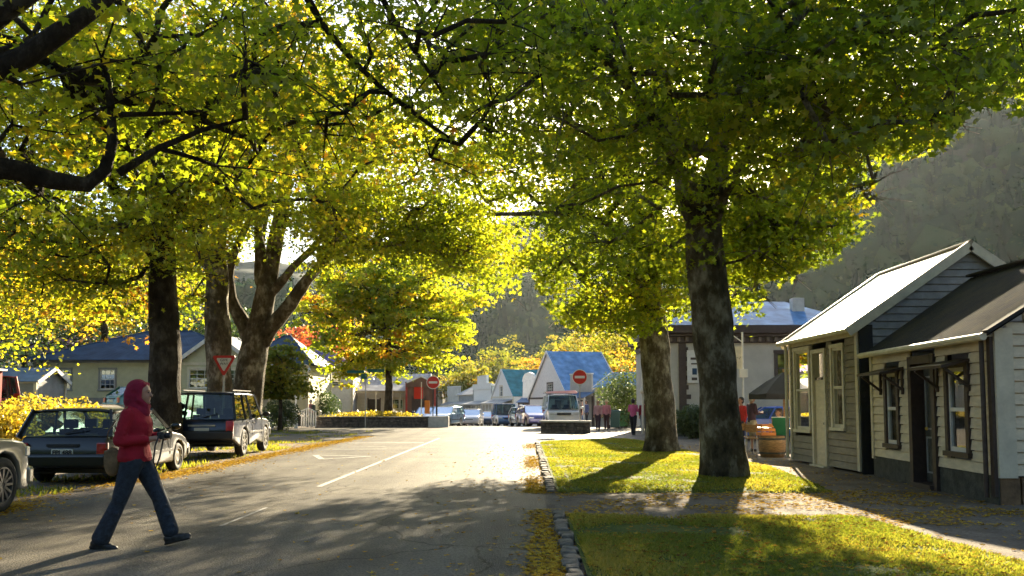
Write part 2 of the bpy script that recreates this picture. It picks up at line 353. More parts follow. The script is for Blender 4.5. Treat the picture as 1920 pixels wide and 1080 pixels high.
# ---------------------------------------------------------------- hills
def hill(name, prof, y0, y1, zbase, m, nxs=120, nys=36, xpad=0, amp=8, seed=0):
    """prof: [(px, py)] skyline as seen; y0 foot distance, y1 ridge distance"""
    pxs = np.array([p[0] for p in prof]); pys = np.array([p[1] for p in prof])
    top = [P(a, b, y1) for a, b in prof]; tx = [t.x for t in top]; tz = [t.z for t in top]
    vv = []
    for j in range(nys+1):
        v = j/nys; y = y0+(y1-y0)*v
        for i in range(nxs+1):
            x = tx[0]+(tx[-1]-tx[0])*i/nxs; H = float(np.interp(x, tx, tz))
            z = zbase+(H-zbase)*(v**.85) + amp*math.sin(math.pi*min(1, v*1.0))*noise.fractal(Vector((x*.008, y*.008, seed)), .9, 2.2, 5)*1.0
            if v == 1: z = H+amp*.25*noise.fractal(Vector((x*.02, 0, seed)), .9, 2, 4)
            vv.append((x, y, z))
    for i in range(nxs+1):      # far side falls away
        x = tx[0]+(tx[-1]-tx[0])*i/nxs; vv.append((x, y1+(y1-y0)*.8, zbase-5))
    W = nxs+1; ff = [(r*W+k, r*W+k+1, (r+1)*W+k+1, (r+1)*W+k) for r in range(nys+1) for k in range(nxs)]
    vv = np.array(vv); o = tag(fast_mesh(name, vv, np.array(ff), m, smooth=True), kind='structure')
    return vv.reshape(nys+2, W, 3)
M['hill'] = ground_mat('hillside', [(.010, .022, .014), (.016, .03, .017), (.025, .038, .018)], .03, .4, 1.0)
H1 = hill('hill', [(1020, 700), (1150, 560), (1300, 470), (1450, 372), (1600, 262), (1760, 170), (1950, 95), (2300, 20), (2900, 120)], 130, 420, -3, M['hill'], amp=34, seed=1)
H2 = hill('hill', [(560, 760), (700, 690), (830, 640), (910, 592), (965, 558), (1000, 541), (1040, 575), (1085, 612), (1160, 660), (1260, 740)], 300, 430, -3, M['hill'], amp=8, seed=2)
H3 = hill('mountain', [(-1500, 420), (-600, 330), (0, 420), (300, 470), (560, 500), (760, 470), (860, 455), (960, 402), (1040, 388), (1120, 405), (1250, 430), (1500, 440), (2200, 300), (3200, 420)], 480, 760, -5, M['hill'], amp=40, seed=3)
# unseen wooded slope added behind the camera to darken reflections and fill light
vv = []; 
for j in range(15):
    for i in range(41):
        a = R(100+160*i/40); rr_ = 24+9*j; z = -.05+(rr_-24)*.42*(1+.35*noise.noise(Vector((a*3, j*.3, 2))))+(1.2*noise.noise(Vector((a*14, j*1.1, 5))) if j else 0); vv.append((rr_*math.sin(a)*1.25, rr_*math.cos(a)-4, z))
HB = np.array(vv).reshape(15, 41, 3)
ff = np.array([(r_*41+k, r_*41+k+1, (r_+1)*41+k+1, (r_+1)*41+k) for r_ in range(14) for k in range(40)])
tag(fast_mesh('hill', np.array(vv), ff, M['hill'], smooth=True), kind='structure')  # the added slope, out of view
H4 = hill('hill', [(-1600, 420), (-700, 400), (-200, 520), (0, 560), (200, 590), (400, 560), (560, 560), (700, 640), (820, 740)], 170, 420, -3, M['hill'], amp=10, seed=4)
# forest on the slopes: crown-sized tufts too many to count
def tuft_forest(name, grids, n_each, size, m, seed, per=64):
    r = np.random.default_rng(seed); cen = []; ts = []; ss = []; nn_ = []; core = []
    for Hh, n in zip(grids, n_each):
        ny, nxx, _ = Hh.shape; fi = r.random(n)*(ny-2.01); fj = r.random(n)*(nxx-1.01)
        i = fi.astype(int); j = fj.astype(int); a = (fi-i)[:, None]; b = (fj-j)[:, None]
        c = Hh[i, j]*(1-a)*(1-b)+Hh[i+1, j]*a*(1-b)+Hh[i, j+1]*(1-a)*b+Hh[i+1, j+1]*a*b
        keep = (np.abs(c[:, 0]) < 45+.62*c[:, 1]); c = c[keep]; n = len(c)
        con = r.random(n) < .3; s = size*(.45+1.1*r.random(n)**2); rad = np.where(con[:, None], np.array([.6, .6, 1.9]), np.array([1.15, 1.15, .95]))*s[:, None]
        d = r.normal(size=(n, per, 3)); d /= np.linalg.norm(d, axis=2)[..., None]; d *= r.random((n, per, 1))**.3
        h = (d[..., 2]+1)/2; d[..., :2] *= np.where(con[:, None], 1.15*(1.05-h), 1)[..., None]
        cen.append((c[:, None]+d*rad[:, None]+np.array([0, 0, 1.])*(s*.55)[:, None, None]).reshape(-1, 3))
        core.append((c, s, con, r.random(n)))
        nn_.append((d*np.array([1, 1, 1.1])).reshape(-1, 3))
        tb = np.where(con, r.uniform(0, .35, n), r.beta(3, 3.4, n)); ts.append(np.clip(np.repeat(tb, per)+r.normal(size=n*per)*.05, 0, 1)); ss.append(np.repeat(s, per)*.17)
    bmx = bmesh.new(); bmesh.ops.create_icosphere(bmx, subdivisions=2, radius=1); bv = np.array([v.co[:] for v in bmx.verts]); bf = np.array([[v.index for v in f.verts] for f in bmx.faces]); bmx.free()
    nb = [np.array([noise.noise(Vector(v*1.7+k*9.1))*.75+noise.noise(Vector(v*4+k))*.35 for v in bv]) for k in range(16)]; co_, q_, t_ = [], [], []; base = 0
    for (c, s, con, tr) in core:
        for k in range(len(c)):
            v = bv*(1+nb[k % 16])[:, None]*s[k]*.74
            if con[k]: v = v*np.array([.6, .6, 1.8]); v[:, :2] *= (1.1-.95*np.clip((v[:, 2:3]/(s[k]*1.5)+1)/2, 0, 1))
            co_.append(v+c[k]+np.array([0, 0, s[k]*.5])); q_.append(bf+base); base += len(bv); t_.append(np.full(len(bv), tr[k]*.2 if con[k] else .2+.45*tr[k]))
    tag(fast_mesh(name, np.concatenate(co_), np.concatenate(q_), m, np.concatenate(t_), smooth=True), kind='stuff')
    leaves_now.append((name, np.concatenate(cen), np.concatenate(ss), np.concatenate(ts), m, np.concatenate(nn_)))
leaves_now = []
M['forest'] = leaf_mat('forest_leaf', [(0, (.006, .020, .014)), (.35, (.016, .040, .020)), (.75, (.045, .075, .026)), (.97, (.09, .10, .03)), (1, (.14, .09, .03))], trans=.15, gloss=0)
tuft_forest('forest', [H1, H2, H4], [8500, 4000, 2800], 5.2, M['forest'], 5)
_c = len(leaves_now)
def added_back_forest():  # unseen foliage on the added slope, dimming light from behind
    r = np.random.default_rng(8); i = r.integers(0, 14, 1500); j = r.integers(0, 40, 1500); c = HB[i, j]+r.normal(size=(1500, 3))*2; d = r.normal(size=(1500, 40, 3)); d /= np.linalg.norm(d, axis=2)[..., None]; d *= r.random((1500, 40, 1))**.3*3.2
    leaves_now.append(('forest', (c[:, None]+d+np.array([0, 0, 2.4])).reshape(-1, 3), np.full(60000, 1.5), np.clip(r.normal(.5, .2, 60000), 0, 1), M['forest'], None))
added_back_forest()
# ================================================================ trees
def bark_mat(name, c0, c1, c2):
    m, t, o = new_mat(name); b = t.nodes.new('ShaderNodeBsdfPrincipled'); tc = t.nodes.new('ShaderNodeTexCoord')
    mp = t.nodes.new('ShaderNodeMapping'); mp.inputs['Scale'].default_value = (1, 1, .5); t.links.new(tc.outputs['Object'], mp.inputs[0])
    vo = t.nodes.new('ShaderNodeTexVoronoi'); vo.inputs['Scale'].default_value = 11; vo.feature = 'DISTANCE_TO_EDGE'
    nz = t.nodes.new('ShaderNodeTexNoise'); nz.inputs['Scale'].default_value = 7; nz.inputs['Detail'].default_value = 9; nz.inputs['Roughness'].default_value = .7
    n2 = t.nodes.new('ShaderNodeTexNoise'); n2.inputs['Scale'].default_value = 2.0; n2.inputs['Detail'].default_value = 6
    ad = t.nodes.new('ShaderNodeMixRGB'); ad.blend_type = 'ADD'; ad.inputs[0].default_value = .25
    t.links.new(mp.outputs[0], ad.inputs[1]); t.links.new(nz.outputs['Color'], ad.inputs[2]); t.links.new(ad.outputs[0], vo.inputs['Vector'])
    t.links.new(mp.outputs[0], nz.inputs['Vector']); t.links.new(tc.outputs['Object'], n2.inputs['Vector'])
    rp = t.nodes.new('ShaderNodeValToRGB'); e = rp.color_ramp.elements; e.new(.5)
    for i, (p_, c) in enumerate(((.36, c0), (.5, c1), (.63, c2))): e[i].position = p_; e[i].color = (*c, 1)
    mixf = t.nodes.new('ShaderNodeMath'); mixf.operation = 'MULTIPLY_ADD'; mixf.inputs[1].default_value = .5
    t.links.new(nz.outputs[0], mixf.inputs[0]); m2 = t.nodes.new('ShaderNodeMath'); m2.operation = 'MULTIPLY'; m2.inputs[1].default_value = .5
    t.links.new(n2.outputs[0], m2.inputs[0]); t.links.new(m2.outputs[0], mixf.inputs[2]); t.links.new(mixf.outputs[0], rp.inputs[0])
    t.links.new(rp.outputs[0], b.inputs['Base Color']); b.inputs['Roughness'].default_value = .9; b.inputs['Specular IOR Level'].default_value = .25
    bp = t.nodes.new('ShaderNodeBump'); bp.inputs['Strength'].default_value = 1.0; bp.inputs['Distance'].default_value = .09
    ms = t.nodes.new('ShaderNodeMath'); ms.operation = 'MULTIPLY_ADD'; ms.inputs[1].default_value = 1.4
    t.links.new(vo.outputs[0], ms.inputs[0]); t.links.new(nz.outputs[0], ms.inputs[2]); t.links.new(ms.outputs[0], bp.inputs['Height'])
    t.links.new(bp.outputs[0], b.inputs['Normal']); t.links.new(b.outputs[0], o.inputs[0]); return m
M['bark'] = bark_mat('bark', (.035, .028, .016), (.14, .115, .072), (.50, .46, .36))
M['bark_dark'] = bark_mat('bark_dark', (.018, .013, .008), (.06, .045, .03), (.17, .145, .11))
G1, G2, G3, G4, G5 = (.065, .10, .009), (.115, .155, .011), (.185, .195, .013), (.27, .205, .016), (.27, .12, .016)
M['leaf'] = leaf_mat('maple_leaf', [(0, G1), (.35, G2), (.65, G3), (.88, G4), (1, G5)], trans=.64, tcol=3.4, gloss=.04)
M['leaf_small'] = leaf_mat('leaf_fine', [(0, (.055, .085, .014)), (.4, (.105, .13, .018)), (.75, (.19, .165, .024)), (1, (.26, .14, .025))], trans=.55, tcol=2.5, gloss=.03)
M['leaf_red'] = leaf_mat('leaf_red', [(0, (.28, .05, .04)), (.6, (.40, .10, .07)), (1, (.42, .22, .06))], tcol=1.9)
M['leaf_yellow'] = leaf_mat('leaf_yellow', [(0, (.16, .15, .02)), (.4, (.35, .30, .035)), (1, (.52, .40, .07))], tcol=1.8)
M['leaf_dark'] = leaf_mat('leaf_dark', [(0, (.015, .035, .012)), (.6, (.03, .06, .018)), (1, (.06, .09, .02))], trans=.3)

def leaf_template(kind):
    if kind == 'maple':
        tips = [(90, 1.0), (38, .92), (142, .92), (-22, .62), (202, .62)]
        tips = sorted(tips, key=lambda a: a[0]); v = [(0, -.12, 0)]; n_ = []
        angs = [-70] + [(tips[i][0]+tips[i+1][0])/2 for i in range(4)] + [250]
        rad = [.22, .40, .46, .46, .40, .22]
        for a, r_ in zip(angs, rad): v.append((r_*math.cos(R(a)), r_*math.sin(R(a)), .03))
        for a, r_ in tips: v.append((r_*math.cos(R(a)), r_*math.sin(R(a)), -.10*r_))
        f = [(0, 1+i, 7+i, 2+i) for i in range(5)]
        return np.array(v)*.5, np.array(f)
    v = [(0, -.5, 0), (.36, .0, .07), (0, .55, -.05), (-.36, .02, .07)]
    return np.array(v), np.array([(0, 1, 2, 3)])
def leaves(name, cen, size, tint, m, parent, kind='maple', up=.7, r=rng, nrm=None):
    T, F = leaf_template(kind); N = len(cen)
    n = r.normal(size=(N, 3))*.62 + np.array([0, 0, up]) if nrm is None else nrm+r.normal(size=(N, 3))*.25; n /= np.linalg.norm(n, axis=1)[:, None]
    a = r.normal(size=(N, 3)); a -= n*(a*n).sum(1)[:, None]; a /= np.linalg.norm(a, axis=1)[:, None]; b = np.cross(n, a)
    s = (size*r.uniform(.7, 1.25, N))[:, None, None] if np.isscalar(size) else (size*r.uniform(.75, 1.2, N))[:, None, None]
    co = cen[:, None, :] + s*(T[None, :, 0:1]*a[:, None] + T[None, :, 1:2]*b[:, None] + T[None, :, 2:3]*n[:, None])
    V = len(T); q = (F[None]+np.arange(N)[:, None, None]*V).reshape(-1, F.shape[1])
    return fast_mesh(name, co.reshape(-1, 3), q, m, np.repeat(tint, V), parent)

for (n_, c_, s_, t_, m_, d_) in leaves_now: tag(leaves(n_, c_, s_, t_, m_, None, 'kite', .3, rng, d_), kind='stuff')

def tree(name, label, cat, group, limbs, ells, low=None, holes=(), bark='bark', leafm='leaf', lsize=.15, per=230, crad=.85, tint=(.35, .18),
         kind='maple', tw=.05, sides=14, flare=1.28, frame_cut=-40, flat=.55, limb_flat=1.0, hidden_n=.16, seed=1, up=.7, mingap=.55):
    """limbs: list of polylines [(x,y,z,r)...], the first is the trunk from the ground; ells: crown ellipsoids (x,y,z,rx,ry,rz,n clumps)"""
    r = np.random.default_rng(seed); base = Vector(limbs[0][0][:3])
    root = empty(name, base, 0, label, cat, group); B = np.array(base)
    mb = MB(); nodes = []
    for li, L in enumerate(limbs):                                   # limbs, resampled smooth and gnarled
        pts = np.array(L, float); t = np.concatenate([[0], np.cumsum(np.linalg.norm(np.diff(pts[:, :3], axis=0), axis=1))])
        n = max(4, int(t[-1]/.35)); tt = np.linspace(0, t[-1], n)
        def cr(k):
            out = np.interp(tt, t, pts[:, k]); 
            for _ in range(2): out[1:-1] = (out[:-2]+2*out[1:-1]+out[2:])/4
            return out
        q = np.stack([cr(0), cr(1), cr(2)], 1); rr = cr(3)
        wob = np.array([(noise.noise_vector(Vector((a*.7+seed, li*7.1, 1)))+.6*noise.noise_vector(Vector((a*2.3+seed, li*3.1, 5))))[:] for a in tt])*np.minimum(rr*.5, .12)[:, None]; wob[0] = 0
        q = q+wob*(0.12 if li == 0 else 1)
        sd_ = sides if li == 0 else max(7, sides-4)
        n0 = len(mb.v); mb.tube([p for p in q], list(rr), sd_, cap=True)
        for vi in range(n0, len(mb.v)):                             # bark relief, root flare
            v = Vector(mb.v[vi]); ri = (vi-n0)//sd_; c = Vector(q[ri]); d = v-c; 
            nn = noise.noise(Vector((v.x*2.6, v.y*2.6, v.z*1.1)))*.16+noise.noise(Vector((v.x*6, v.y*6, v.z*2.5)))*.08
            f = 1+nn
            if li == 0:
                hz = v.z-base.z; f += (flare-1)*math.exp(-max(hz, 0)/.35)*(.75+.5*noise.noise(Vector((d.x*3, d.y*3, 0))))
            v = c+d*f; mb.v[vi] = tuple(v)
        if li == 0: keep = tt > t[-1]*.45
        else: keep = tt > t[-1]*.15
        for p, a in zip(q[keep], rr[keep]): nodes.append((p, a))
    cl = []
    for e in ells:
        c = np.array(e[:3]); rad = np.array(e[3:6]); n = e[6]; k = 0; tries = 0
        while k < n and tries < n*60:
            tries += 1
            d = r.normal(size=3); d /= np.linalg.norm(d); rho = r.random()**(.42)
            p = c+rad*d*rho
            X, Yp = proj(p); X, Yp = X[0], Yp[0]; depth = max(p[1], .5); pr = crad*flat*FPX/depth
            if p[1] > 1 and -200 < X < 2120:
                if low is not None and Yp+pr*.55 > np.interp(X, [a[0] for a in low], [a[1] for a in low]): continue
                if any(hx0 < X < hx1 and hy0 < Yp < hy1 for hx0, hy0, hx1, hy1 in holes): continue
            if p[2] < 1.9: continue
            if group == tgroup and 1 < p[1] < 36 and p[0] < 1 and any(hx0 < X < hx1 and hy0 < Yp < hy1 for hx0, hy0, hx1, hy1 in LEFTGAPS): continue
            if any(np.linalg.norm((p-o_)*np.array([1, 1, 1.5])) < mingap*crad for o_, _ in cl[-400:]): continue
            vis = p[1] > 1 and Yp > frame_cut-pr and -120 < X < 2040
            if not vis and r.random() > hidden_n: tries -= 0; k += 1; continue
            cl.append((p, vis)); k += 1
    # grow branches out to the clumps, nearest first
    N0 = [n[0] for n in nodes]; NR = [n[1] for n in nodes]; cen0 = np.array(N0).mean(0)
    order = sorted(range(len(cl)), key=lambda i: np.linalg.norm(cl[i][0]-cen0))
    par = [-1]*len(N0); load = [0]*len(N0); segs = []
    for i in order:
        p = cl[i][0]; A = np.array(N0); dv = p-A; dd = np.linalg.norm(dv, axis=1)+.8*np.maximum(0, -dv[:, 2])+.03*np.arange(len(A))/len(A)
        j = int(np.argmin(dd)); a = A[j]; L = np.linalg.norm(p-a); nseg = max(2, int(L/.6)); prev = j
        sag = r.normal(size=3)*.10*L; sag[2] += .06*L
        for k in range(1, nseg+1):
            t = k/nseg; pt = a+(p-a)*t+sag*math.sin(math.pi*t)+r.normal(size=3)*.04*L*(t < 1)
            N0.append(pt); NR.append(0); par.append(prev); load.append(0); segs.append((prev, len(N0)-1)); prev = len(N0)-1
        k = prev
        while k != -1: load[k] += 1; k = par[k]
    for a, b in segs:
        rb = .011+.012*math.sqrt(load[b])*(lsize/.15); ra = rb*1.12 if par[a] != -1 else rb*1.3
        mb.tube([N0[a], N0[b]], [ra, rb], 5, cap=False)
    cen = []; tin = []; siz = []
    for (p, vis) in cl:
        n = int(per*(1 if vis else .35)*r.uniform(.6, 1.25)); s = crad*r.uniform(.75, 1.25)
        sub = r.integers(4, 8); sc0 = r.normal(size=(sub, 3))*np.array([.55, .55, .42])*s
        w_ = r.integers(0, sub, n); off = sc0[w_]+r.normal(size=(n, 3))*np.array([.38, .38, .10])*s
        off[:, 2] *= flat/.55; off[:, 2] -= .10*(off[:, 0]**2+off[:, 1]**2)/max(s, .2)
        cen.append(p+off); tb = np.clip(r.normal(tint[0], tint[1]), 0, 1); tin.append(np.clip(tb+r.normal(size=n)*.10+.12*(r.random(n) < .08), 0, 1)); siz.append(np.full(n, lsize if vis else lsize*1.9))
        if vis and tw:
            for o_ in sc0[:5]:
                mb.tube([p, p+o_*.5+np.array([0, 0, .03]), p+o_], [.012, .009, .005], 4, cap=False)
    mb.v = [tuple(Vector(v)-base) for v in mb.v]
    mb.build('trunk', M[bark], root, smooth=True)
    cen = np.concatenate(cen)-B; tin = np.concatenate(tin); siz = np.concatenate(siz)
    if low is not None:                                              # nothing hangs below the height the boughs are pruned to
        X, Yp = proj(cen+B); lim = np.interp(X, [a[0] for a in low], [a[1] for a in low])
        k = (Yp < lim+6) | (r.random(len(X)) < .5*np.exp(-(Yp-lim)/9)) | ((cen+B)[:, 1] < 1)
        cen, tin, siz = cen[k], tin[k], siz[k]
    k = (cen+B)[:, 2] > 1.7; leaves('crown', cen[k], siz[k], tin[k], M[leafm], root, kind, up, r)
    print(name, 'clumps', len(cl), 'leaves', len(cen)); return root

LEFTGAPS = [(272, 470, 346, 2000), (384, 450, 440, 2000), (425, 420, 600, 2000), (495, 290, 565, 520), (590, 470, 645, 545)]
def pl(pts, Y=None):
    """limb polyline given as (px, py, depth, radius)"""
    out = []
    for px, py, Yd, r_ in pts:
        p = P(px, py, Yd); out.append((p.x, p.y, p.z, r_))
    return out
LOW = [(-300, 560), (0, 628), (130, 622), (200, 645), (270, 640), (340, 615), (400, 620), (430, 500), (480, 470), (560, 560), (640, 520), (700, 470), (780, 490), (860, 530), (930, 575), (975, 560),
       (982, 490), (1000, 505), (1010, 560), (1060, 605), (1130, 630), (1190, 655), (1250, 600), (1290, 605), (1380, 625), (1415, 645), (1440, 520), (1500, 505), (1560, 480), (1600, 445), (1650, 410),
       (1645, 380), (1600, 330), (1620, 290), (1680, 296), (1760, 285), (1800, 225), (1850, 195), (1930, 215), (2200, 240)]
tgroup = 'old street maples'
# the big maple on the lawn
t1 = [(4.15, 16.8, -.05, .42)]+pl([(1352, 800, 16.8, .40), (1338, 640, 16.8, .375), (1326, 520, 16.8, .41), (1318, 440, 16.8, .36), (1315, 360, 16.8, .30)])
tree('maple_tree', 'thick trunked green maple nearest on the lawn, by the paler weatherboard cottage', 'tree', tgroup,
     [t1, pl([(1318, 440, 16.8, .30), (1290, 370, 16.6, .24), (1262, 270, 16.2, .19), (1230, 120, 15.6, .14), (1190, -80, 15, .09)]),
      pl([(1318, 400, 16.8, .28), (1345, 300, 17, .22), (1352, 200, 17.2, .18), (1345, 60, 17.6, .14), (1330, -150, 18, .09)]),
      pl([(1330, 420, 16.8, .2), (1380, 320, 16, .10), (1470, 180, 14.8, .065), (1590, 60, 13.4, .045), (1760, -20, 12, .03)]),
      pl([(1290, 330, 16.5, .15), (1200, 180, 14.5, .12), (1090, 60, 13, .09), (980, -60, 12, .06)])],
     [(4.4, 16.0, 8.6, 6.0, 6.2, 4.4, 128), (4.6, 17.0, 6.2, 3.4, 4.2, 2.6, 28), (5.2, 11.2, 6.0, 2.6, 2.2, 1.6, 46), (1.2, 13.0, 7.2, 3.2, 2.8, 1.5, 36), (5.7, 18.6, 4.6, 1.5, 1.2, 1.4, 26)],
     low=LOW, tint=(.23, .17), seed=21, per=250, holes=[(1255, 480, 1410, 2000)], lsize=.18)
t2 = [(4.46, 25.5, -.05, .50)]+pl([(1238, 790, 25.5, .43), (1232, 690, 25.5, .44), (1218, 560, 25.5, .40), (1213, 440, 25.5, .33)])
tree('maple_tree', 'leaning green maple behind the thick one, spreading a long bough over the street', 'tree', tgroup,
     [t2, pl([(1213, 460, 25.5, .28), (1190, 360, 25.5, .24), (1170, 290, 25.4, .2), (1130, 160, 25, .15), (1090, 20, 25, .1)]),
      pl([(1215, 440, 25.5, .26), (1235, 340, 25.7, .2), (1230, 200, 26, .16), (1240, 40, 26, .1)]),
      pl([(1208, 470, 25.5, .14), (1160, 425, 25, .11), (1090, 402, 24, .09), (1010, 400, 23.4, .07), (930, 402, 23, .05)]),
      pl([(1212, 522, 25.5, .15), (1165, 512, 25.2, .12), (1130, 487, 25, .10), (1090, 520, 24.6, .07)])],
     [(3.6, 25.0, 10.3, 6.6, 4.6, 5.0, 150), (2.2, 25.0, 7.6, 2.2, 1.2, .8, 16), (2.6, 24.6, 5.4, 3.2, 1.9, 1.3, 30), (2.9, 24.2, 4.1, 2.4, 1.5, .9, 17), (5.6, 25.2, 5.2, 1.8, 1.6, 1.8, 14)],
     low=LOW, tint=(.36, .15), seed=22, per=230, holes=[(1130, 490, 1200, 545)], lsize=.20, crad=.95)
# left row
ta = [(-8.95, 22, -.05, .46)]+pl([(309, 770, 22, .40), (309, 640, 22, .385), (306, 520, 22, .34), (302, 420, 22, .27), (296, 300, 22, .2), (300, 120, 22, .12)])
tree('maple_tree', 'yellow green maple with a straight dark trunk behind the black estate car', 'tree', tgroup,
     [ta, pl([(304, 500, 22, .18), (250, 400, 21.4, .14), (160, 280, 20.5, .1), (60, 180, 20, .06)]), pl([(304, 440, 22, .18), (370, 330, 22, .13), (450, 220, 21.6, .1), (520, 120, 21, .06)])],
     [(-8.9, 21.5, 8.6, 6.0, 4.2, 4.8, 190), (-10.5, 21, 5.4, 3.2, 2.2, 1.6, 34)], low=LOW, tint=(.48, .18), seed=23, per=230, bark='bark_dark', holes=[(265, 470, 350, 2000)], lsize=.18, crad=.95)
tb = [(-10.35, 30, -.05, .50)]+pl([(412, 720, 30, .42), (408, 600, 30, .42), (404, 470, 30, .36), (412, 420, 30, .22), (430, 340, 30, .15), (440, 200, 30, .1)])
tree('maple_tree', 'maple with a short pale broken trunk between the two darker left trunks', 'tree', tgroup,
     [tb, pl([(404, 480, 30, .2), (380, 520, 30, .13), (370, 480, 29.8, .08)]), pl([(404, 460, 30, .2), (395, 380, 30, .14), (370, 260, 29, .09)])],
     [(-11, 30, 10, 5.0, 3.6, 5.2, 110)], low=LOW, tint=(.52, .16), seed=24, per=150, lsize=.2, crad=1.1, holes=[(375, 420, 440, 2000)])
tcx = [(-9.9, 31.5, -.05, .62)]+pl([(466, 720, 31.5, .56), (478, 640, 31.5, .50), (492, 590, 31.5, .40), (508, 500, 31.3, .31), (528, 400, 31.2, .27), (540, 300, 31, .22), (545, 230, 31, .16), (560, 100, 31, .1)])
tree('maple_tree', 'many stemmed maple whose limbs fan out over the give way sign', 'tree', tgroup,
     [tcx, pl([(474, 650, 31.5, .36), (448, 590, 31.4, .25), (430, 540, 31.4, .2), (436, 470, 31.3, .16), (470, 410, 31, .1)]),
      pl([(490, 640, 31.5, .36), (530, 590, 31.2, .27), (570, 530, 30.8, .21), (612, 480, 30.4, .15), (690, 462, 29.6, .10), (780, 455, 29, .06)]),
      pl([(500, 560, 31.4, .2), (540, 510, 31, .15), (580, 470, 30.8, .12), (640, 400, 30.4, .08)]),
      pl([(505, 520, 31.4, .2), (480, 440, 31.4, .17), (500, 350, 31.4, .13), (560, 230, 31, .1)]),
      pl([(492, 600, 31.4, .22), (486, 480, 31.8, .2), (500, 380, 32, .15), (480, 220, 32, .1)]),
      pl([(535, 330, 31.1, .17), (570, 260, 31, .13), (590, 200, 31, .09)]),
      pl([(600, 490, 30.5, .1), (660, 330, 29.5, .09), (760, 230, 28.4, .07), (860, 160, 27.5, .05)])],
     [(-7.0, 30.5, 10.4, 7.4, 4.2, 5.2, 180), (-4.4, 29.4, 6.8, 4.6, 3.0, 2.2, 90), (-11.5, 32.5, 7, 4.2, 2, 3, 55)],
     low=LOW, tint=(.38, .18), seed=25, per=210, lsize=.21, crad=1.05, holes=[(420, 590, 560, 2000), (505, 330, 550, 470), (480, 470, 520, 600)])
# the near maple whose trunk stands outside the frame at the left; its limbs reach in overhead
tn = [(-7.8, 7.6, -.05, .5), (-7.7, 7.6, 1.5, .42), (-7.6, 7.7, 3.2, .40), (-7.3, 7.8, 4.6, .33), (-6.9, 7.9, 6.4, .24), (-6.6, 8, 8.2, .14)]
tree('maple_tree', 'near maple outside the left edge, its dark crooked boughs hanging over the parked cars', 'tree', tgroup,
     [tn, [(-7.6, 7.7, 2.6, .2)]+pl([(-40, 280, 8.4, .12), (60, 330, 8.6, .105), (120, 355, 8.8, .095), (155, 378, 9, .09), (200, 360, 9, .085), (222, 322, 9, .07), (212, 270, 9, .055), (214, 200, 9, .045), (200, 140, 9, .03)]),
      pl([(222, 325, 9, .05), (270, 285, 9.1, .045), (330, 245, 9.2, .035), (400, 225, 9.3, .025), (460, 222, 9.4, .015)]),
      pl([(214, 215, 9, .035), (270, 212, 9.2, .03), (330, 220, 9.4, .02), (400, 205, 9.6, .012)]),
      [(-7.4, 7.8, 3.9, .2)]+pl([(-60, 160, 7.6, .11), (60, 100, 7.6, .10), (150, 40, 7.6, .08), (240, -40, 7.6, .05)]),
      pl([(-60, 60, 7.4, .11), (60, -20, 7.4, .09)])],
     [(-5.6, 9.6, 5.9, 3.4, 2.6, 2.0, 60), (-4.4, 10, 5.0, 2.6, 1.8, 1.0, 24)], low=[(a, min(b, 560)) for a, b in LOW], tint=(.40, .22), seed=26, per=120, lsize=.16, crad=.8, bark='bark_dark', mingap=.7, hidden_n=.5)
# a bough from the same row crossing the top of the frame, its trunk behind the camera
tree('maple_tree', 'maple behind the camera whose thin dark boughs cross the top of the view', 'tree', tgroup,
     [[(-9.0, -2.5, -.05, .5), (-8.9, -2.4, 3, .4), (-8.2, -1.0, 6, .25), (-6.6, 3, 8.2, .16)]+[],
      [(-6.6, 3, 8.2, .12)]+pl([(520, -160, 9.5, .07), (580, 30, 10, .045), (640, 90, 10.2, .04), (700, 160, 10.4, .035), (780, 215, 10.6, .028), (860, 270, 10.8, .018)]),
      [(-6.6, 3, 8.2, .1)]+pl([(650, -160, 9.5, .06), (715, 0, 10, .035), (750, 60, 10.3, .03), (800, 120, 10.5, .025), (840, 190, 10.7, .015)])],
     [(-1.4, 10.6, 6.0, 2.2, 1.4, 1.5, 34)], low=[(a, min(b, 400)) for a, b in LOW], tint=(.3, .14), seed=27, per=120, lsize=.15, crad=.75, bark='bark_dark', mingap=.7)

# the young tree in the walled bed
mt = [(-8.0, 55, .1, .30)]+pl([(730, 730, 55, .24), (728, 640, 55, .2), (724, 560, 55, .12), (718, 490, 55, .06)])
tree('street_tree', 'broad yellow green tree standing in the stone walled bed', 'tree', 'trees along the shopping street', [mt],
     [(-7.9, 55, 7.2, 6.1, 4.4, 3.9, 250), (-8.4, 54.6, 9.4, 4.0, 3, 2.2, 50), (-9.8, 54.6, 3.9, 2.6, 2, .8, 20)],
     low=[(540, 640), (570, 690), (600, 725), (680, 735), (700, 755), (790, 750), (850, 735), (890, 690), (900, 600)], leafm='leaf', lsize=.25, per=110, crad=.75, tint=(.46, .2), kind='kite', bark='bark_dark', seed=31, tw=0, sides=9, flat=.5)
def small_tree(name, label, px, Y, h, wd, leafm, tint, seed, n=40, group='trees along the shopping street', lsize=None, per=110, base_frac=.3, py0=None, cat='tree'):
    x, y, z = gp(px, Y); s = h/8
    L = [(x, y, z-.05, .22*s), (x+.1*s, y, z+h*.3, .16*s), (x-.1*s, y, z+h*.6, .1*s), (x, y, z+h*.9, .03*s)]
    b = base_frac
    return tree(name, label, cat, group, [L], [(x, y, z+h*(b+(1-b)/2), wd/2, wd/2*.8, h*(1-b)/2, n), (x, y, z+h*(b+(1-b)*.35), wd/2*1.05, wd/2*.8, h*(1-b)/4, n//3)],
                leafm=leafm, lsize=lsize or .10+.0026*Y, per=per, crad=max(wd, h)*.13, tint=tint, kind='kite', bark='bark_dark', seed=seed, tw=0, sides=7, flat=.55, mingap=.6)
small_tree('street_tree', 'coral red autumn tree rising behind the fan limbed maple', 590, 74, 8.6, 6.5, 'leaf_red', (.4, .25), 41, 50)
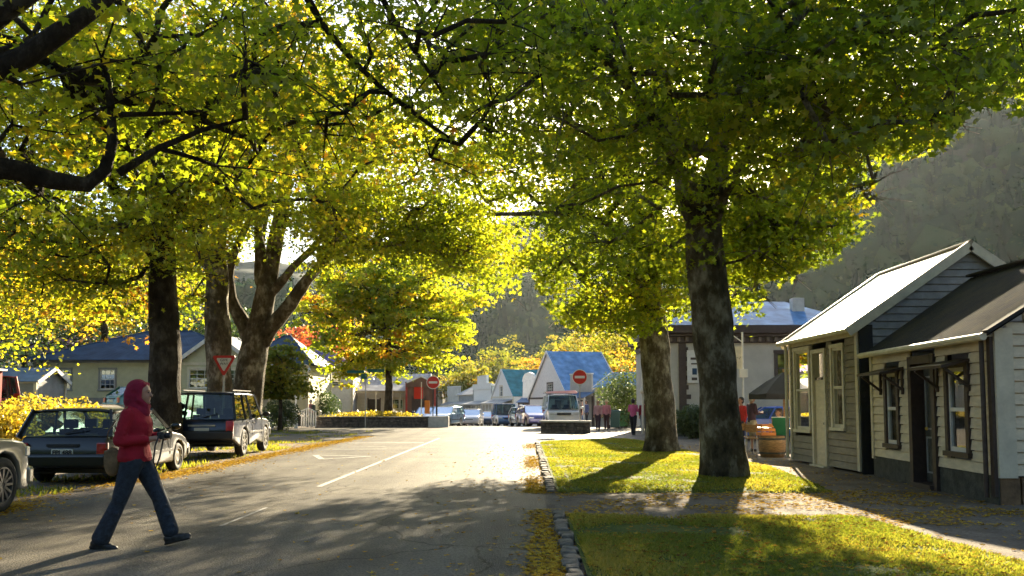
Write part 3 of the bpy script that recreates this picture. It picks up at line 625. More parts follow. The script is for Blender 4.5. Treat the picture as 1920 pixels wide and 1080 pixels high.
small_tree('street_tree', 'bright yellow green young tree beside the white fence', 525, 46, 4.6, 3.0, 'leaf_small', (.5, .12), 42, 40, base_frac=.15)
for k, (px, Y, h, wd, tn_, lab) in enumerate([
    (905, 190, 15, 17, .45, 'rounded olive green willow, left of the pair above the far shops'), (958, 200, 17.5, 17, .40, 'rounded olive willow, taller one of the pair above the far shops'),
    (870, 150, 11, 10, .62, 'golden tree above the far left shops'), (1010, 170, 13, 10, .85, 'orange gold tree behind the teal roofed shop'),
    (1090, 140, 14.5, 13, .66, 'yellow tree behind the tall blue gable'), (1155, 120, 14, 10, .55, 'yellow green tree right of the tall blue gable roof'),
    (1060, 200, 19, 14, .5, 'tall olive tree high behind the blue gable'), (1135, 84, 7.0, 2.4, .4, 'narrow upright conifer beside the blue gable roof'),
    (1195, 92, 9.5, 4.4, .75, 'golden leaved tree against the leaning maple trunk'), (1168, 76, 6.2, 3.0, .9, 'small orange yellow tree above the grey lean-to roof')]):
    small_tree('street_tree', lab, px, Y, h, wd, 'leaf_small', (tn_, .12), 50+k, 46 if wd > 6 else 26, base_frac=.2, per=90)
for k, (px, Y, h, wd, lab) in enumerate([(40, 62, 10.5, 10, 'dark green tree over the mauve roof at the far left'), (-60, 50, 10, 9, 'dark green tree at the left edge over the mauve roof'), (150, 75, 10, 12, 'dark green tree behind the cream house roof'),
                                     (300, 70, 10.5, 12, 'dark tree behind the cream house and the straight trunk'), (470, 78, 9, 9, 'dark tree behind the fan limbed maple')]):
    small_tree('shade_tree', lab, px, Y, h, wd, 'leaf_dark', (.5, .2), 70+k, 44, 'dark trees behind the left houses', base_frac=.15, per=90)
# yellow trees seen through the left row
small_tree('street_tree', 'bright yellow maple reaching in over the yellow shrubs at the far left', -60, 40, 11.5, 12.5, 'leaf', (.62, .14), 83, 95, base_frac=.22, per=150)
small_tree('street_tree', 'golden maple glowing behind the straight dark trunk', 190, 64, 14, 12, 'leaf_small', (.72, .12), 81, 60, base_frac=.42)
small_tree('street_tree', 'lemon green maple far behind the left row of trunks', 60, 70, 15, 12, 'leaf_small', (.66, .12), 82, 50, base_frac=.42)

def bush(name, label, cat, cx, cy, rx, ry, h, leafm, tint, n, lsize, seed, group=None, z0=None, stems=7):
    r = np.random.default_rng(seed); z = G(cx, cy) if z0 is None else z0
    root = empty(name, (cx, cy, z), 0, label, cat, group); d = r.normal(size=(n, 3)); d /= np.linalg.norm(d, axis=1)[:, None]
    rho = r.random(n)**.45; p = d*rho[:, None]; lump = 1+.28*np.array([noise.noise(Vector(q*2.3+seed)) for q in d])
    p = p*lump[:, None]*np.array([rx, ry, h*.52]); p[:, 2] += h*.5; p[:, 2] = np.abs(p[:, 2])+.03
    leaves('foliage', p, lsize, np.clip(r.normal(tint[0], tint[1], n), 0, 1), M[leafm], root, 'kite', .5, r)
    mb = MB()
    for k in range(stems):
        a = r.uniform(0, 6.28); q = np.array([math.cos(a)*rx*.6, math.sin(a)*ry*.6, h*r.uniform(.6, .85)]); mb.tube([(q[0]*.15, q[1]*.15, -.05), q*.5, q], [.03, .02, .008], 5)
    mb.build('stem', M['bark_dark'], root); return root
for k, (px, Y, rx, ry, h, lab) in enumerate([(55, 26, 1.1, 1.0, 1.75, 'tall yellow shrub left of the black estate car roof'), (105, 25, 1.0, .9, 1.5, 'middle yellow shrub behind the black estate car'),
                                         (150, 26, .8, .8, 1.55, 'smaller yellow shrub nearest the teal hatchback'), (10, 23, .9, .8, 1.4, 'low straggly yellow shrub behind the silver car')]):
    x, y, z = gp(px, Y); bush('yellow_shrub', lab, 'shrub', x, y, rx, ry, h, 'leaf_yellow', (.5, .25), 2600, .11, 90+k, 'yellow shrubs behind the parked cars')
x, y, z = gp(600, 60); bush('round_shrub', 'rounded dark green shrub in front of the pale house wall', 'shrub', x, y, 1.5, 1.1, 2.5, 'leaf_dark', (.5, .2), 5000, .12, 96)
x, y, z = gp(527, 48); bush('round_shrub', 'dark low shrub under the young yellow green tree by the fence', 'shrub', x, y, 1.1, .9, 1.7, 'leaf_dark', (.8, .2), 3500, .11, 97)
x, y, z = gp(1170, 52); bush('round_shrub', 'loose green shrub left of the leaning maple trunk', 'shrub', x, y, 1.7, 1.2, 3.6, 'leaf_dark', (.9, .2), 6000, .13, 98)
# ================================================================ buildings
M['board_cream'] = mat('board_cream', (.68, .58, .41), .6, .10, 4, bump=.15, bs=40, stretch=(1, 1, 3))
M['board_grey'] = mat('board_grey', (.25, .215, .15), .65, .14, 4, bump=.2, bs=40, stretch=(1, 1, 3))
M['board_shade'] = mat('board_shaded_grey', (.27, .27, .26), .7, .14, 4, bump=.2, bs=40)  # cottage boards again, colour shifted grey to stand for the shaded gables
M['cream_trim'] = mat('cream_trim', (.62, .56, .42), .5, .1, 5)
M['brown_trim'] = mat('brown_trim', (.055, .035, .028), .55, .2, 8)
M['plinth'] = mat('plinth_dark', (.075, .075, .06), .9, .3, 6, bump=.5)
M['brick'] = mat('brick_plinth', (.20, .12, .06), .9, .3, 6, bump=.5)
M['stone'] = mat('stone_wall', (.12, .10, .085), .95, .45, 5, bump=1.0, bs=9)
M['white'] = mat('white_paint', (.72, .70, .66), .5, .08, 5)
M['chimney'] = mat('render_cream', (.55, .52, .46), .8, .12, 4)
M['stucco'] = mat('cream_stucco', (.50, .47, .41), .85, .10, 1.2, bump=.2)
M['house_cream'] = mat('house_cream', (.52, .50, .33), .7, .08, 2)
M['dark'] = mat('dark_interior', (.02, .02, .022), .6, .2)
M['curtain'] = mat('curtain', (.42, .40, .30), .9, .2, 6, stretch=(6, 6, .3))
M['win'] = glass_mat('window_glass', (.55, .6, .55), .16, .8)
def metal_roof(name, col, rough=.32, met=.0):
    m, t, o = new_mat(name); b = t.nodes.new('ShaderNodeBsdfPrincipled'); tc = t.nodes.new('ShaderNodeTexCoord')
    nz = t.nodes.new('ShaderNodeTexNoise'); nz.inputs['Scale'].default_value = 1.5; nz.inputs['Detail'].default_value = 8; t.links.new(tc.outputs['Object'], nz.inputs['Vector'])
    rp = t.nodes.new('ShaderNodeValToRGB'); rp.color_ramp.elements[0].position = .35; rp.color_ramp.elements[1].position = .7
    rp.color_ramp.elements[0].color = (*[c*.7 for c in col], 1); rp.color_ramp.elements[1].color = (*[min(1, c*1.2) for c in col], 1)
    t.links.new(nz.outputs[0], rp.inputs[0]); t.links.new(rp.outputs[0], b.inputs['Base Color'])
    b.inputs['Roughness'].default_value = rough; b.inputs['Metallic'].default_value = met; b.inputs['Specular IOR Level'].default_value = .5 if 'iron' in name else .05; t.links.new(b.outputs[0], o.inputs[0]); return m
M['roof_blue'] = metal_roof('roof_blue', (.13, .20, .32), .5)
M['roof_skyblue'] = metal_roof('roof_light_blue', (.19, .33, .53), .95)
M['roof_navy'] = metal_roof('roof_navy', (.05, .085, .14), .55)
M['roof_teal'] = metal_roof('roof_teal', (.05, .22, .24), .55)
M['roof_mauve'] = metal_roof('roof_mauve', (.20, .15, .34), .6)
M['roof_iron'] = metal_roof('roof_iron_worn', (.23, .18, .125), .34, .0)
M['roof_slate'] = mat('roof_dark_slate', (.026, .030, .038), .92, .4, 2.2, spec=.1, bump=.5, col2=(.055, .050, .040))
M['roof_grey'] = metal_roof('roof_grey', (.30, .30, .30), .5)
M['red'] = mat('red_paint', (.36, .03, .025), .45, .1)
M['orange'] = mat('orange_paint', (.62, .20, .03), .5, .1)
M['grey_wall'] = mat('grey_wall', (.28, .28, .27), .8, .12, 2)
M['brown_wall'] = mat('brown_wall', (.16, .08, .05), .8, .15, 2)
M['lamp_yellow'] = mat('amber_glow_and_knob', (.65, .42, .06), .6, .2)  # colour of the painted window light and of a door knob

def boards(mb, a, b, z0, z1, holes=(), top=None, h=.165, proud=.024, mi=0):
    """weatherboards on the wall a->b (xy), outside is to the right of a->b; holes (s0,s1,za,zb); top: [(s,z)] gable line"""
    a = Vector((*a, 0)); b = Vector((*b, 0)); t = (b-a); L = t.length; t.normalize(); n = Vector((t.y, -t.x, 0))
    zt = max(z for _, z in top) if top else z1
    k = 0
    while z0+k*h < zt-.01:
        lo = z0+k*h; hi = min(lo+h, zt)-(.014 if h < .19 else 0); k += 1
        s0, s1 = 0, L
        if top and lo+h*.3 > z1:
            zz = (lo+hi)/2; ss = [s_ for s_, z_ in top]; fine = np.linspace(ss[0], ss[-1], 400); tz = np.interp(fine, ss, [z_ for _, z_ in top]); ok = fine[tz > zz]
            if len(ok) < 2: continue
            s0, s1 = ok[0], ok[-1]
        spans = [(s0, s1)]
        for (h0, h1, za, zb) in holes:
            if za < hi-.02 and zb > lo+.02:
                ns = []
                for (p, q) in spans:
                    if h0 > p: ns.append((p, min(q, h0)))
                    if h1 < q: ns.append((max(p, h1), q))
                    if h1 <= p or h0 >= q: pass
                spans = [(p, q) for p, q in ns if q-p > .01]
        for (p, q) in spans:
            A = a+t*p; B = a+t*q
            mb.add([A+n*proud+Vector((0, 0, lo)), B+n*proud+Vector((0, 0, lo)), B+n*.003+Vector((0, 0, hi)), A+n*.003+Vector((0, 0, hi)), A-n*.03+Vector((0, 0, lo)), B-n*.03+Vector((0, 0, lo))],
                   [(0, 1, 2, 3), (4, 5, 1, 0)], mi)
            if h < .19: mb.add([A-n*.03+Vector((0, 0, lo)), B-n*.03+Vector((0, 0, lo)), B-n*.03+Vector((0, 0, hi+.014)), A-n*.03+Vector((0, 0, hi+.014)), A+n*.003+Vector((0, 0, hi)), B+n*.003+Vector((0, 0, hi)), B-n*.03+Vector((0, 0, hi)), A-n*.03+Vector((0, 0, hi))], [(0, 1, 2, 3), (4, 5, 6, 7)], mi)
def wpt(a, b, s, z, o_=0):
    a = Vector((*a, 0)); b = Vector((*b, 0)); t = (b-a).normalized(); n = Vector((t.y, -t.x, 0)); return a+t*s+n*o_+Vector((0, 0, z))
def wbox(mb, a, b, s0, s1, z0, z1, o0, o1, mi=0):
    p = [wpt(a, b, s, z, o) for s in (s0, s1) for o in (o0, o1) for z in (z0, z1)]
    mb.add(p, [(0, 1, 3, 2), (4, 6, 7, 5), (0, 4, 5, 1), (2, 3, 7, 6), (0, 2, 6, 4), (1, 5, 7, 3)], mi)
def window(parent, a, b, s0, s1, z0, z1, frame, sash, fw=.09, panes=(2, 1), depth=.0, sill=True, inside='curtain', hood=False, fo=.05):
    f = MB()
    wbox(f, a, b, s0-fw, s0, z0-.02, z1+.02, -.08, fo); wbox(f, a, b, s1, s1+fw, z0-.02, z1+.02, -.08, fo)
    wbox(f, a, b, s0-fw-.02, s1+fw+.02, z1+.02, z1+.02+fw, -.08, fo+.008); wbox(f, a, b, s0-fw-.03, s1+fw+.03, z0-.02-fw*.8, z0-.02, -.08, fo+.035)
    o = f.build('window', frame, parent)
    s = MB(); w_ = .045; zm = (z0+z1)/2
    for (x0, x1, y0, y1, of) in ((s0, s0+w_, z0-.02, z1+.02, .0), (s1-w_, s1, z0-.02, z1+.02, .0), (s0+w_, s1-w_, z0-.02, z0+.05, .0), (s0+w_, s1-w_, z1-.04, z1+.02, 0), (s0+w_, s1-w_, zm-.03, zm+.03, .008)):
        wbox(s, a, b, x0, x1, y0, y1, -.05+of, .012+of)
    for i in range(1, panes[0]): x = s0+(s1-s0)*i/panes[0]; wbox(s, a, b, x-.012, x+.012, z0+.05, z1-.04, -.035, -.003)
    for j in range(1, panes[1]*2):
        if j == panes[1]: continue
        z = z0+(z1-z0)*j/(panes[1]*2); wbox(s, a, b, s0+w_, s1-w_, z-.012, z+.012, -.033, -.005)
    s.build('sash', sash, o)
    g = MB(); g.add([wpt(a, b, s0, z0, -.02), wpt(a, b, s1, z0, -.02), wpt(a, b, s1, z1, -.02), wpt(a, b, s0, z1, -.02)], [(0, 1, 2, 3)]); g.build('pane', M['win'], o)
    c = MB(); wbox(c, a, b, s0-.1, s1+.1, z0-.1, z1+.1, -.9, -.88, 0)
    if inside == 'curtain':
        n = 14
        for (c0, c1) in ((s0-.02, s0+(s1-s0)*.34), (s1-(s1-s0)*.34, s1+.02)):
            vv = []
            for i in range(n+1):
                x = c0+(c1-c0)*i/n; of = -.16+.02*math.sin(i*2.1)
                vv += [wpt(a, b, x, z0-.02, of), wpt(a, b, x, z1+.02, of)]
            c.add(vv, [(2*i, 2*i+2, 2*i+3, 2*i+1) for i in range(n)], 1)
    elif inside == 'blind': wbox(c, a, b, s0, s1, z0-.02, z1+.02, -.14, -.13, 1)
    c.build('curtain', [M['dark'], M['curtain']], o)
    return o
def roof_slab(name, pts, th, m, parent, over=0):
    """pts: planar corners of the upper surface, given in order"""
    pts = [Vector(p) for p in pts]; n = (pts[1]-pts[0]).cross(pts[2]-pts[0]).normalized(); n = n if n.z > 0 else -n; k = len(pts)
    mb = MB(); mb.add(pts+[p-n*th for p in pts], [tuple(range(k)), tuple(range(2*k-1, k-1, -1))]+[(i, (i+1) % k, k+(i+1) % k, k+i) for i in range(k)])
    return mb.build(name, m, parent)
def corrugate(name, e0, e1, r1, r0, m, parent, pitch=.10, amp=.012, th=.02):
    """corrugated sheet: eave e0->e1, ridge r0->r1"""
    e0, e1, r1, r0 = [Vector(p) for p in (e0, e1, r1, r0)]; L = (e1-e0).length; n = max(8, int(L/pitch*4)); up = (e1-e0).cross(r0-e0).normalized(); up = up if up.z > 0 else -up
    vv = []
    for i in range(n+1):
        t = i/n; o_ = up*(amp*math.sin(t*L/pitch*2*math.pi)); a = e0.lerp(e1, t); b = r0.lerp(r1, t); vv += [a+o_, b+o_, a+o_-up*th, b+o_-up*th]
    ff = []
    for i in range(n): k = 4*i; ff += [(k, k+4, k+5, k+1), (k+2, k+3, k+7, k+6), (k, k+2, k+6, k+4), (k+1, k+5, k+7, k+3)]
    mb = MB(); mb.add(vv, ff); return mb.build(name, m, parent, smooth=False)

# ---- the nearer white cottage (dark trim) -----------------------------------
def cottage_white():
    root = empty('cottage', (6.95, 12.3, 0), 0, 'low white weatherboard cottage with dark brown window frames and small window hoods', 'cottage')
    A = (.27, 4.85); B = (.0, 0.0); Cc = (4.75, 0.0); ZE = 2.42; ZP = .42; ZR = 3.97; XR = 2.33
    L = Vector((A[0]-B[0], A[1]-B[1])).length
    # openings along A->B (s=0 far end)
    w1 = (.83, 1.33, .72, 2.0); dr = (2.05, 2.85, .08, 2.14); w2 = (3.42, 4.02, .72, 2.0)
    mb = MB(); boards(mb, A, B, ZP, ZE, [(w1[0]-.1, w1[1]+.1, w1[2]-.12, w1[3]+.12), (dr[0]-.1, dr[1]+.1, 0, dr[3]+.12), (w2[0]-.1, w2[1]+.1, w2[2]-.12, w2[3]+.12)])
    boards(mb, B, Cc, ZP, ZE, [], [(0, ZE), (XR, ZR-.06), (4.75, ZE)], h=.17)
    mb.build('wall', M['board_cream'], root)
    c = MB(); wbox(c, A, B, 0, .11, ZP-.05, ZE, 0, .035); wbox(c, B, Cc, .0, .26, ZP-.03, ZE+.12, 0, .045); split_build(c, 'corner_board', M['cream_trim'], root)
    c = MB(); wbox(c, A, B, L-.10, L, .12, ZE, 0, .05); c.tube([wpt(A, B, L-.16, .1, .09), wpt(A, B, L-.16, ZE-.05, .09)], .035, 8); c.build('downpipe', M['brown_trim'], root)
    c = MB(); wbox(c, A, B, 0, dr[0]-.1, -.1, ZP-.01, -.03, .0); wbox(c, A, B, dr[1]+.1, L, -.1, ZP-.01, -.03, .0); split_build(c, 'plinth', M['plinth'], root)
    c = MB(); wbox(c, B, Cc, .35, 4.75, -.1, ZP-.02, -.08, -.02); wbox(c, B, Cc, 0.02, .3, -.1, ZP-.03, -.10, .02); split_build(c, 'plinth', M['brick'], root)
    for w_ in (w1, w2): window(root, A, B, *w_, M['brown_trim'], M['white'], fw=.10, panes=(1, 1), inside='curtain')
    # hoods with brackets
    for (s0, s1, zz) in ((w1[0]-.32, w1[1]+.36, 2.12), (w2[0]-.42, w2[1]+.18, 2.14)):
        h = MB(); p = [wpt(A, B, s0, zz, .03), wpt(A, B, s1, zz, .03), wpt(A, B, s1, zz-.10, .46), wpt(A, B, s0, zz-.10, .46)]
        q = [v-Vector((0, 0, .045)) for v in p]; h.add(p+q, [(0, 1, 2, 3), (7, 6, 5, 4), (0, 3, 7, 4), (1, 5, 6, 2), (3, 2, 6, 7), (0, 4, 5, 1)])
        for s in (s0+.06, s1-.06): h.bar(wpt(A, B, s, zz-.42, .04), wpt(A, B, s, zz-.15, .38), .04, .04); h.bar(wpt(A, B, s, zz-.5, .035), wpt(A, B, s, zz-.04, .035), .045, .045)
        h.build('window_hood', M['brown_trim'], root)
    f = MB(); wbox(f, A, B, dr[0]-.13, dr[0], 0, dr[3]+.14, -.25, .06); wbox(f, A, B, dr[1], dr[1]+.13, 0, dr[3]+.14, -.25, .06); wbox(f, A, B, dr[0], dr[1], dr[3], dr[3]+.14, -.25, .065)
    wbox(f, A, B, dr[0], dr[1], 0, .09, -.3, .12); d = f.build('door', M['brown_trim'], root)
    g = MB(); wbox(g, A, B, dr[0]+.01, dr[1]-.01, .1, dr[3]-.01, -.22, -.17); wbox(g, A, B, dr[0]+.12, dr[1]-.12, .25, .85, -.17, -.155); g.build('door_leaf', M['plinth'], d)
    g = MB()
    for (za, zb) in ((.25, .28), (.85, .88), (1.0, 1.03), (1.9, 1.93)): wbox(g, A, B, dr[0]+.10, dr[1]-.10, za, zb, -.168, -.14)
    for s in (dr[0]+.10, dr[1]-.13): wbox(g, A, B, s, s+.03, .25, .88, -.168, -.141); wbox(g, A, B, s, s+.03, 1.0, 1.93, -.168, -.141)
    g.build('door_moulding', M['grey_wall'], d)
    g = MB(); g.sph(tuple(wpt(A, B, dr[0]+.16, 1.02, -.13)), .03); g.build('handle', M['lamp_yellow'], d)
    # roof: corrugated iron, dark
    ex = -.16; ez = ZE+.02
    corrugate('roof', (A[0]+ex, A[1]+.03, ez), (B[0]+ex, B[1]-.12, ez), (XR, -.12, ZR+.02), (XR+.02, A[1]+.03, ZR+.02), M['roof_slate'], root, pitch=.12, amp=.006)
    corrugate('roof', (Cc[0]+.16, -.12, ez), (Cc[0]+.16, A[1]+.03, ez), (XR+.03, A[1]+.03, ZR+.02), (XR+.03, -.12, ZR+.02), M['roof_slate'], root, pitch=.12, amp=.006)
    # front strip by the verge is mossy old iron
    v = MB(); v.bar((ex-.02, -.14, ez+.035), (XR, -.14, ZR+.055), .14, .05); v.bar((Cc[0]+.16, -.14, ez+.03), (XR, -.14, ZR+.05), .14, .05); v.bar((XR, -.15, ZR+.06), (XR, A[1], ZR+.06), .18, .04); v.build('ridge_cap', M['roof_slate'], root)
    g = MB(); g.tube([(A[0]+ex-.05, A[1]+.03, ez-.03), (B[0]+ex-.05, B[1]-.13, ez-.03)], .055, 8); g.build('gutter', M['cream_trim'], root)
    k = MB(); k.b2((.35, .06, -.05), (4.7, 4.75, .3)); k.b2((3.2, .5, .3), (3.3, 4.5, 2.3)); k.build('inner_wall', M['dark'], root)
    s = MB(); wbox(s, A, B, 0, L, ZE-.0, ZE+.02, -.3, .14); s.build('soffit', M['cream_trim'], root)
cottage_white()

# ---- the farther cottage (grey boards, cream trim) --------------------------
def cottage_grey():
    root = empty('cottage', (7.12, 17.62, 0), 0, 'taller grey brown weatherboard cottage with pale trim and sun glaring on its roof', 'cottage')
    A = (-.05, 4.05); B = (.05, 0.0); Cc = (4.75, 0.0); D = (4.75, 4.05); ZE = 2.98; ZP = .06; ZR = 4.72; XR = 2.38
    L = Vector((A[0]-B[0], A[1]-B[1])).length
    w1 = (.42, 1.32, .85, 2.72); dr = (1.62, 2.28, .05, 2.62); w2 = (2.72, 3.28, .95, 2.66)
    hs = [(w_[0]-.09, w_[1]+.09, w_[2]-.1, w_[3]+.1) for w_ in (w1, dr, w2)]
    mb = MB(); boards(mb, A, B, ZP, ZE, hs, h=.155); mb.build('wall', M['board_grey'], root)
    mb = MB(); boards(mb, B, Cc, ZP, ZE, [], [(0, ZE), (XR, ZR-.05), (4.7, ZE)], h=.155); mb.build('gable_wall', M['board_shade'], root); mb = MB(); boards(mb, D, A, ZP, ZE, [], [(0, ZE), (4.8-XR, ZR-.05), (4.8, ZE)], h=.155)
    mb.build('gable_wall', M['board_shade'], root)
    c = MB(); wbox(c, A, B, 0, .12, ZP, ZE, 0, .04); wbox(c, A, B, L-.12, L, ZP, ZE, 0, .04); wbox(c, D, A, 4.68, 4.8, ZP, ZE, 0, .04); wbox(c, A, B, 0.13, L-.13, ZE-.12, ZE-.005, 0, .03); split_build(c, 'corner_board', M['cream_trim'], root)
    c = MB(); c.tube([wpt(A, B, .0, .1, .11), wpt(A, B, .0, ZE-.1, .11), wpt(A, B, .0, ZE, .2)], .04, 8); c.build('downpipe', M['cream_trim'], root)
    c = MB(); wbox(c, B, Cc, 0.0, .28, 0, ZE+.1, 0, .05); split_build(c, 'corner_board', M['roof_slate'], root)
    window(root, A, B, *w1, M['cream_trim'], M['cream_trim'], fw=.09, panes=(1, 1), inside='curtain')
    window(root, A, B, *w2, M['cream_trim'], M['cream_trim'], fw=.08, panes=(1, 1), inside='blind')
    f = MB(); wbox(f, A, B, dr[0]-.09, dr[0], 0, dr[3]+.09, -.1, .06); wbox(f, A, B, dr[1], dr[1]+.09, 0, dr[3]+.09, -.1, .06); wbox(f, A, B, dr[0], dr[1], dr[3], dr[3]+.09, -.1, .062); wbox(f, A, B, dr[0]-.1, dr[1]+.1, -.02, .05, -.1, .14)
    d = f.build('door', M['cream_trim'], root)
    g = MB(); wbox(g, A, B, dr[0]+.005, dr[1]-.005, .05, 2.0, -.05, -.01); 
    for z in (.15, 1.05): wbox(g, A, B, dr[0]+.1, dr[1]-.1, z, z+.8, -.01, .004)
    g.build('door_leaf', M['board_cream'], d)
    g = MB(); g.sph(tuple(wpt(A, B, dr[1]-.08, 1.0, .02)), .03); g.build('handle', M['dark'], d)
    g = MB(); wbox(g, A, B, dr[0]+.005, dr[1]-.005, 2.0, 2.06, -.05, .0); g.add([wpt(A, B, dr[0], 2.06, -.03), wpt(A, B, dr[1], 2.06, -.03), wpt(A, B, dr[1], dr[3], -.03), wpt(A, B, dr[0], dr[3], -.03)], [(0, 1, 2, 3)]); g.build('fanlight', M['win'], d)
    ex = -.20; ez = ZE+.0
    corrugate('roof', (A[0]+ex, A[1]+.2, ez), (B[0]+ex, -.1, ez), (XR, -.1, ZR+.06), (XR, A[1]+.2, ZR+.06), M['roof_iron'], root, pitch=.115, amp=.0035)
    corrugate('roof', (Cc[0]+.2, -.1, ez), (Cc[0]+.2, A[1]+.2, ez), (XR+.02, A[1]+.2, ZR+.06), (XR+.02, -.1, ZR+.06), M['roof_iron'], root, pitch=.115, amp=.0035)
    v = MB()
    for y in (-.13, A[1]+.23):
        v.bar((ex-.02, y, ez-.06), (XR, y, ZR-.0), .05, .2); v.bar((Cc[0]+.2, y, ez-.06), (XR, y, ZR-.0), .05, .2)
    split_build(v, 'bargeboard', M['cream_trim'], root)
    v = MB(); v.tube([(XR, -.15, ZR+.06), (XR, A[1]+.2, ZR+.06)], .06, 8); v.build('ridge_cap', M['roof_iron'], root)
    g = MB(); g.tube([(A[0]+ex-.05, A[1]+.2, ez-.02), (B[0]+ex-.05, -.12, ez-.02)], .055, 8); g.build('gutter', M['cream_trim'], root)
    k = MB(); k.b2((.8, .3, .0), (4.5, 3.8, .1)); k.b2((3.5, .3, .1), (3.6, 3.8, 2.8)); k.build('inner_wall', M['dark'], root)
cottage_grey()

# ---- generic house --------------------------------------------------------
def house(name, label, cat, loc, rz, W, D, H, roof, rm, wm, rh=2.0, over=.4, wins=(), front='boards', doors=(), group=None, hip=1.0, trim='cream_trim', base=None, chim=(), veranda=None, parapet=None):
    """front wall faces local -Y, from x=0 to W at y=0"""
    root = empty(name, loc, rz, label, cat, group); Wm = M[wm]
    c = [(0, 0), (W, 0), (W, D), (0, D)]; hs = [(a-.02, b_+.02, z0-.02, z1+.02) for a, b_, z0, z1 in list(wins)+list(doors)]
    mb = MB(); hh = .2 if front == 'boards' else H
    gx = [(0, H), (W/2, H+rh), (W, H)] if roof == 'gable_y' else None; gy = [(0, H), (D/2, H+rh), (D, H)] if roof == 'gable_x' else None
    for i in range(4):
        top = gx if i in (0, 2) else gy
        hl = hs if i == 0 else ()
        boards(mb, c[i], c[(i+1) % 4], 0 if base is None else base, H, hl, top, h=.2, proud=.02 if front == 'boards' else .004)
    mb.build('wall', Wm, root)
    if base: k = MB(); k.b2((-.02, -.02, -1.2), (W+.02, D+.02, base)); split_build(k, 'plinth', M['grey_wall'], root)
    k = MB()
    for (x, y) in c: k.box((x, y, H/2), (.16, .16, H-.02))
    k.b2((-.05, -.05, H-.16), (W+.05, -.0, H)); split_build(k, 'corner_board', M[trim], root)
    for (a, b_, z0, z1) in wins: window(root, c[0], c[1], a, b_, z0, z1, M[trim], M['white'], fw=.12, panes=(3, 2) if b_-a > .8 else (2, 1), inside='blind' if rng.random() < .4 else 'curtain')
    for (a, b_, z0, z1) in doors:
        f = MB(); wbox(f, c[0], c[1], a, b_, z0, z1, -.06, -.02); wbox(f, c[0], c[1], a-.1, a, z0, z1+.1, -.05, .05); wbox(f, c[0], c[1], b_, b_+.1, z0, z1+.1, -.05, .05); f.build('door', M['brown_trim'], root)
    o = over
    if roof == 'hip':
        r = (D/2)*hip; P0 = [(-o, -o, H), (W+o, -o, H), (W+o, D+o, H), (-o, D+o, H)]; R0 = (r, D/2, H+rh); R1 = (W-r, D/2, H+rh)
        corrugate('roof', P0[0], P0[1], R1, R0, M[rm], root, pitch=.4, amp=.004)
        roof_slab('roof', [P0[1], P0[2], R1], .05, M[rm], root); roof_slab('roof', [P0[2], P0[3], R0, R1], .05, M[rm], root); roof_slab('roof', [P0[3], P0[0], R0], .05, M[rm], root)
        k = MB(); k.tube([P0[0], R0, R1, P0[1]], .06, 6); k.build('ridge_cap', M[rm], root)
    elif roof == 'gable_x':
        corrugate('roof', (-o, -o, H-.05), (W+o, -o, H-.05), (W+o, D/2, H+rh), (-o, D/2, H+rh), M[rm], root, pitch=.4, amp=.004)
        corrugate('roof', (W+o, D+o, H-.05), (-o, D+o, H-.05), (-o, D/2+.01, H+rh), (W+o, D/2+.01, H+rh), M[rm], root, pitch=.4, amp=.004)
        k = MB()
        for x in (-o, W+o): k.bar((x, -o, H-.12), (x, D/2, H+rh-.06), .06, .2); k.bar((x, D+o, H-.12), (x, D/2, H+rh-.06), .06, .2)
        split_build(k, 'bargeboard', M['white'], root)
    elif roof == 'gable_y':
        corrugate('roof', (-o, D+o, H-.05), (-o, -o, H-.05), (W/2, -o, H+rh), (W/2, D+o, H+rh), M[rm], root, pitch=.4, amp=.004)
        corrugate('roof', (W+o, -o, H-.05), (W+o, D+o, H-.05), (W/2+.01, D+o, H+rh), (W/2+.01, -o, H+rh), M[rm], root, pitch=.4, amp=.004)
        k = MB()
        for y in (-o, D+o): k.bar((-o, y, H-.12), (W/2, y, H+rh-.06), .06, .22); k.bar((W+o, y, H-.12), (W/2, y, H+rh-.06), .06, .22)
        split_build(k, 'bargeboard', M['white'], root)
    elif roof == 'flat':
        k = MB(); k.b2((-.1, -.1, H), (W+.1, D+.1, H+.12)); k.build('roof', M[rm], root)
    if parapet:
        poly = [(-.05, H-.3)]+[(x*W, H+z) for x, z in parapet]+[(W+.05, H-.3)]
        k = MB(); k.prism(poly, -.14, .0, 'y'); k.build('false_front', M[wm], root)
        k = MB(); 
        for (p, q) in zip(poly[1:-2], poly[2:-1]):
            if (Vector(p)-Vector(q)).length > .05: k.bar((p[0], -.07, p[1]+.03), (q[0], -.07, q[1]+.03), .3, .1)
        k.build('cornice', M['white'], root)
    for (x, y, h0, h1) in chim: k = MB(); k.box((x, y, (h0+h1)/2), (.7, .5, h1-h0)); k.box((x, y, h1+.05), (.85, .65, .12)); split_build(k, 'chimney', M['chimney'], root)
    if veranda:
        dv, zv, pm, rmv = veranda; k = MB(); n = max(2, int(W/1.6))
        for i in range(n+1): k.box((W*i/n, -dv, (zv-.2)/2), (.11, .11, zv-.2))
        k.b2((-.1, -dv-.06, zv-.3), (W+.1, -dv+.06, zv-.12)); split_build(k, 'veranda_post', M[pm], root)
        roof_slab('veranda_roof', [(-.2, -dv-.25, zv-.12), (W+.2, -dv-.25, zv-.12), (W+.2, -.03, zv+.35), (-.2, -.03, zv+.35)], .05, M[rmv], root)
    return root

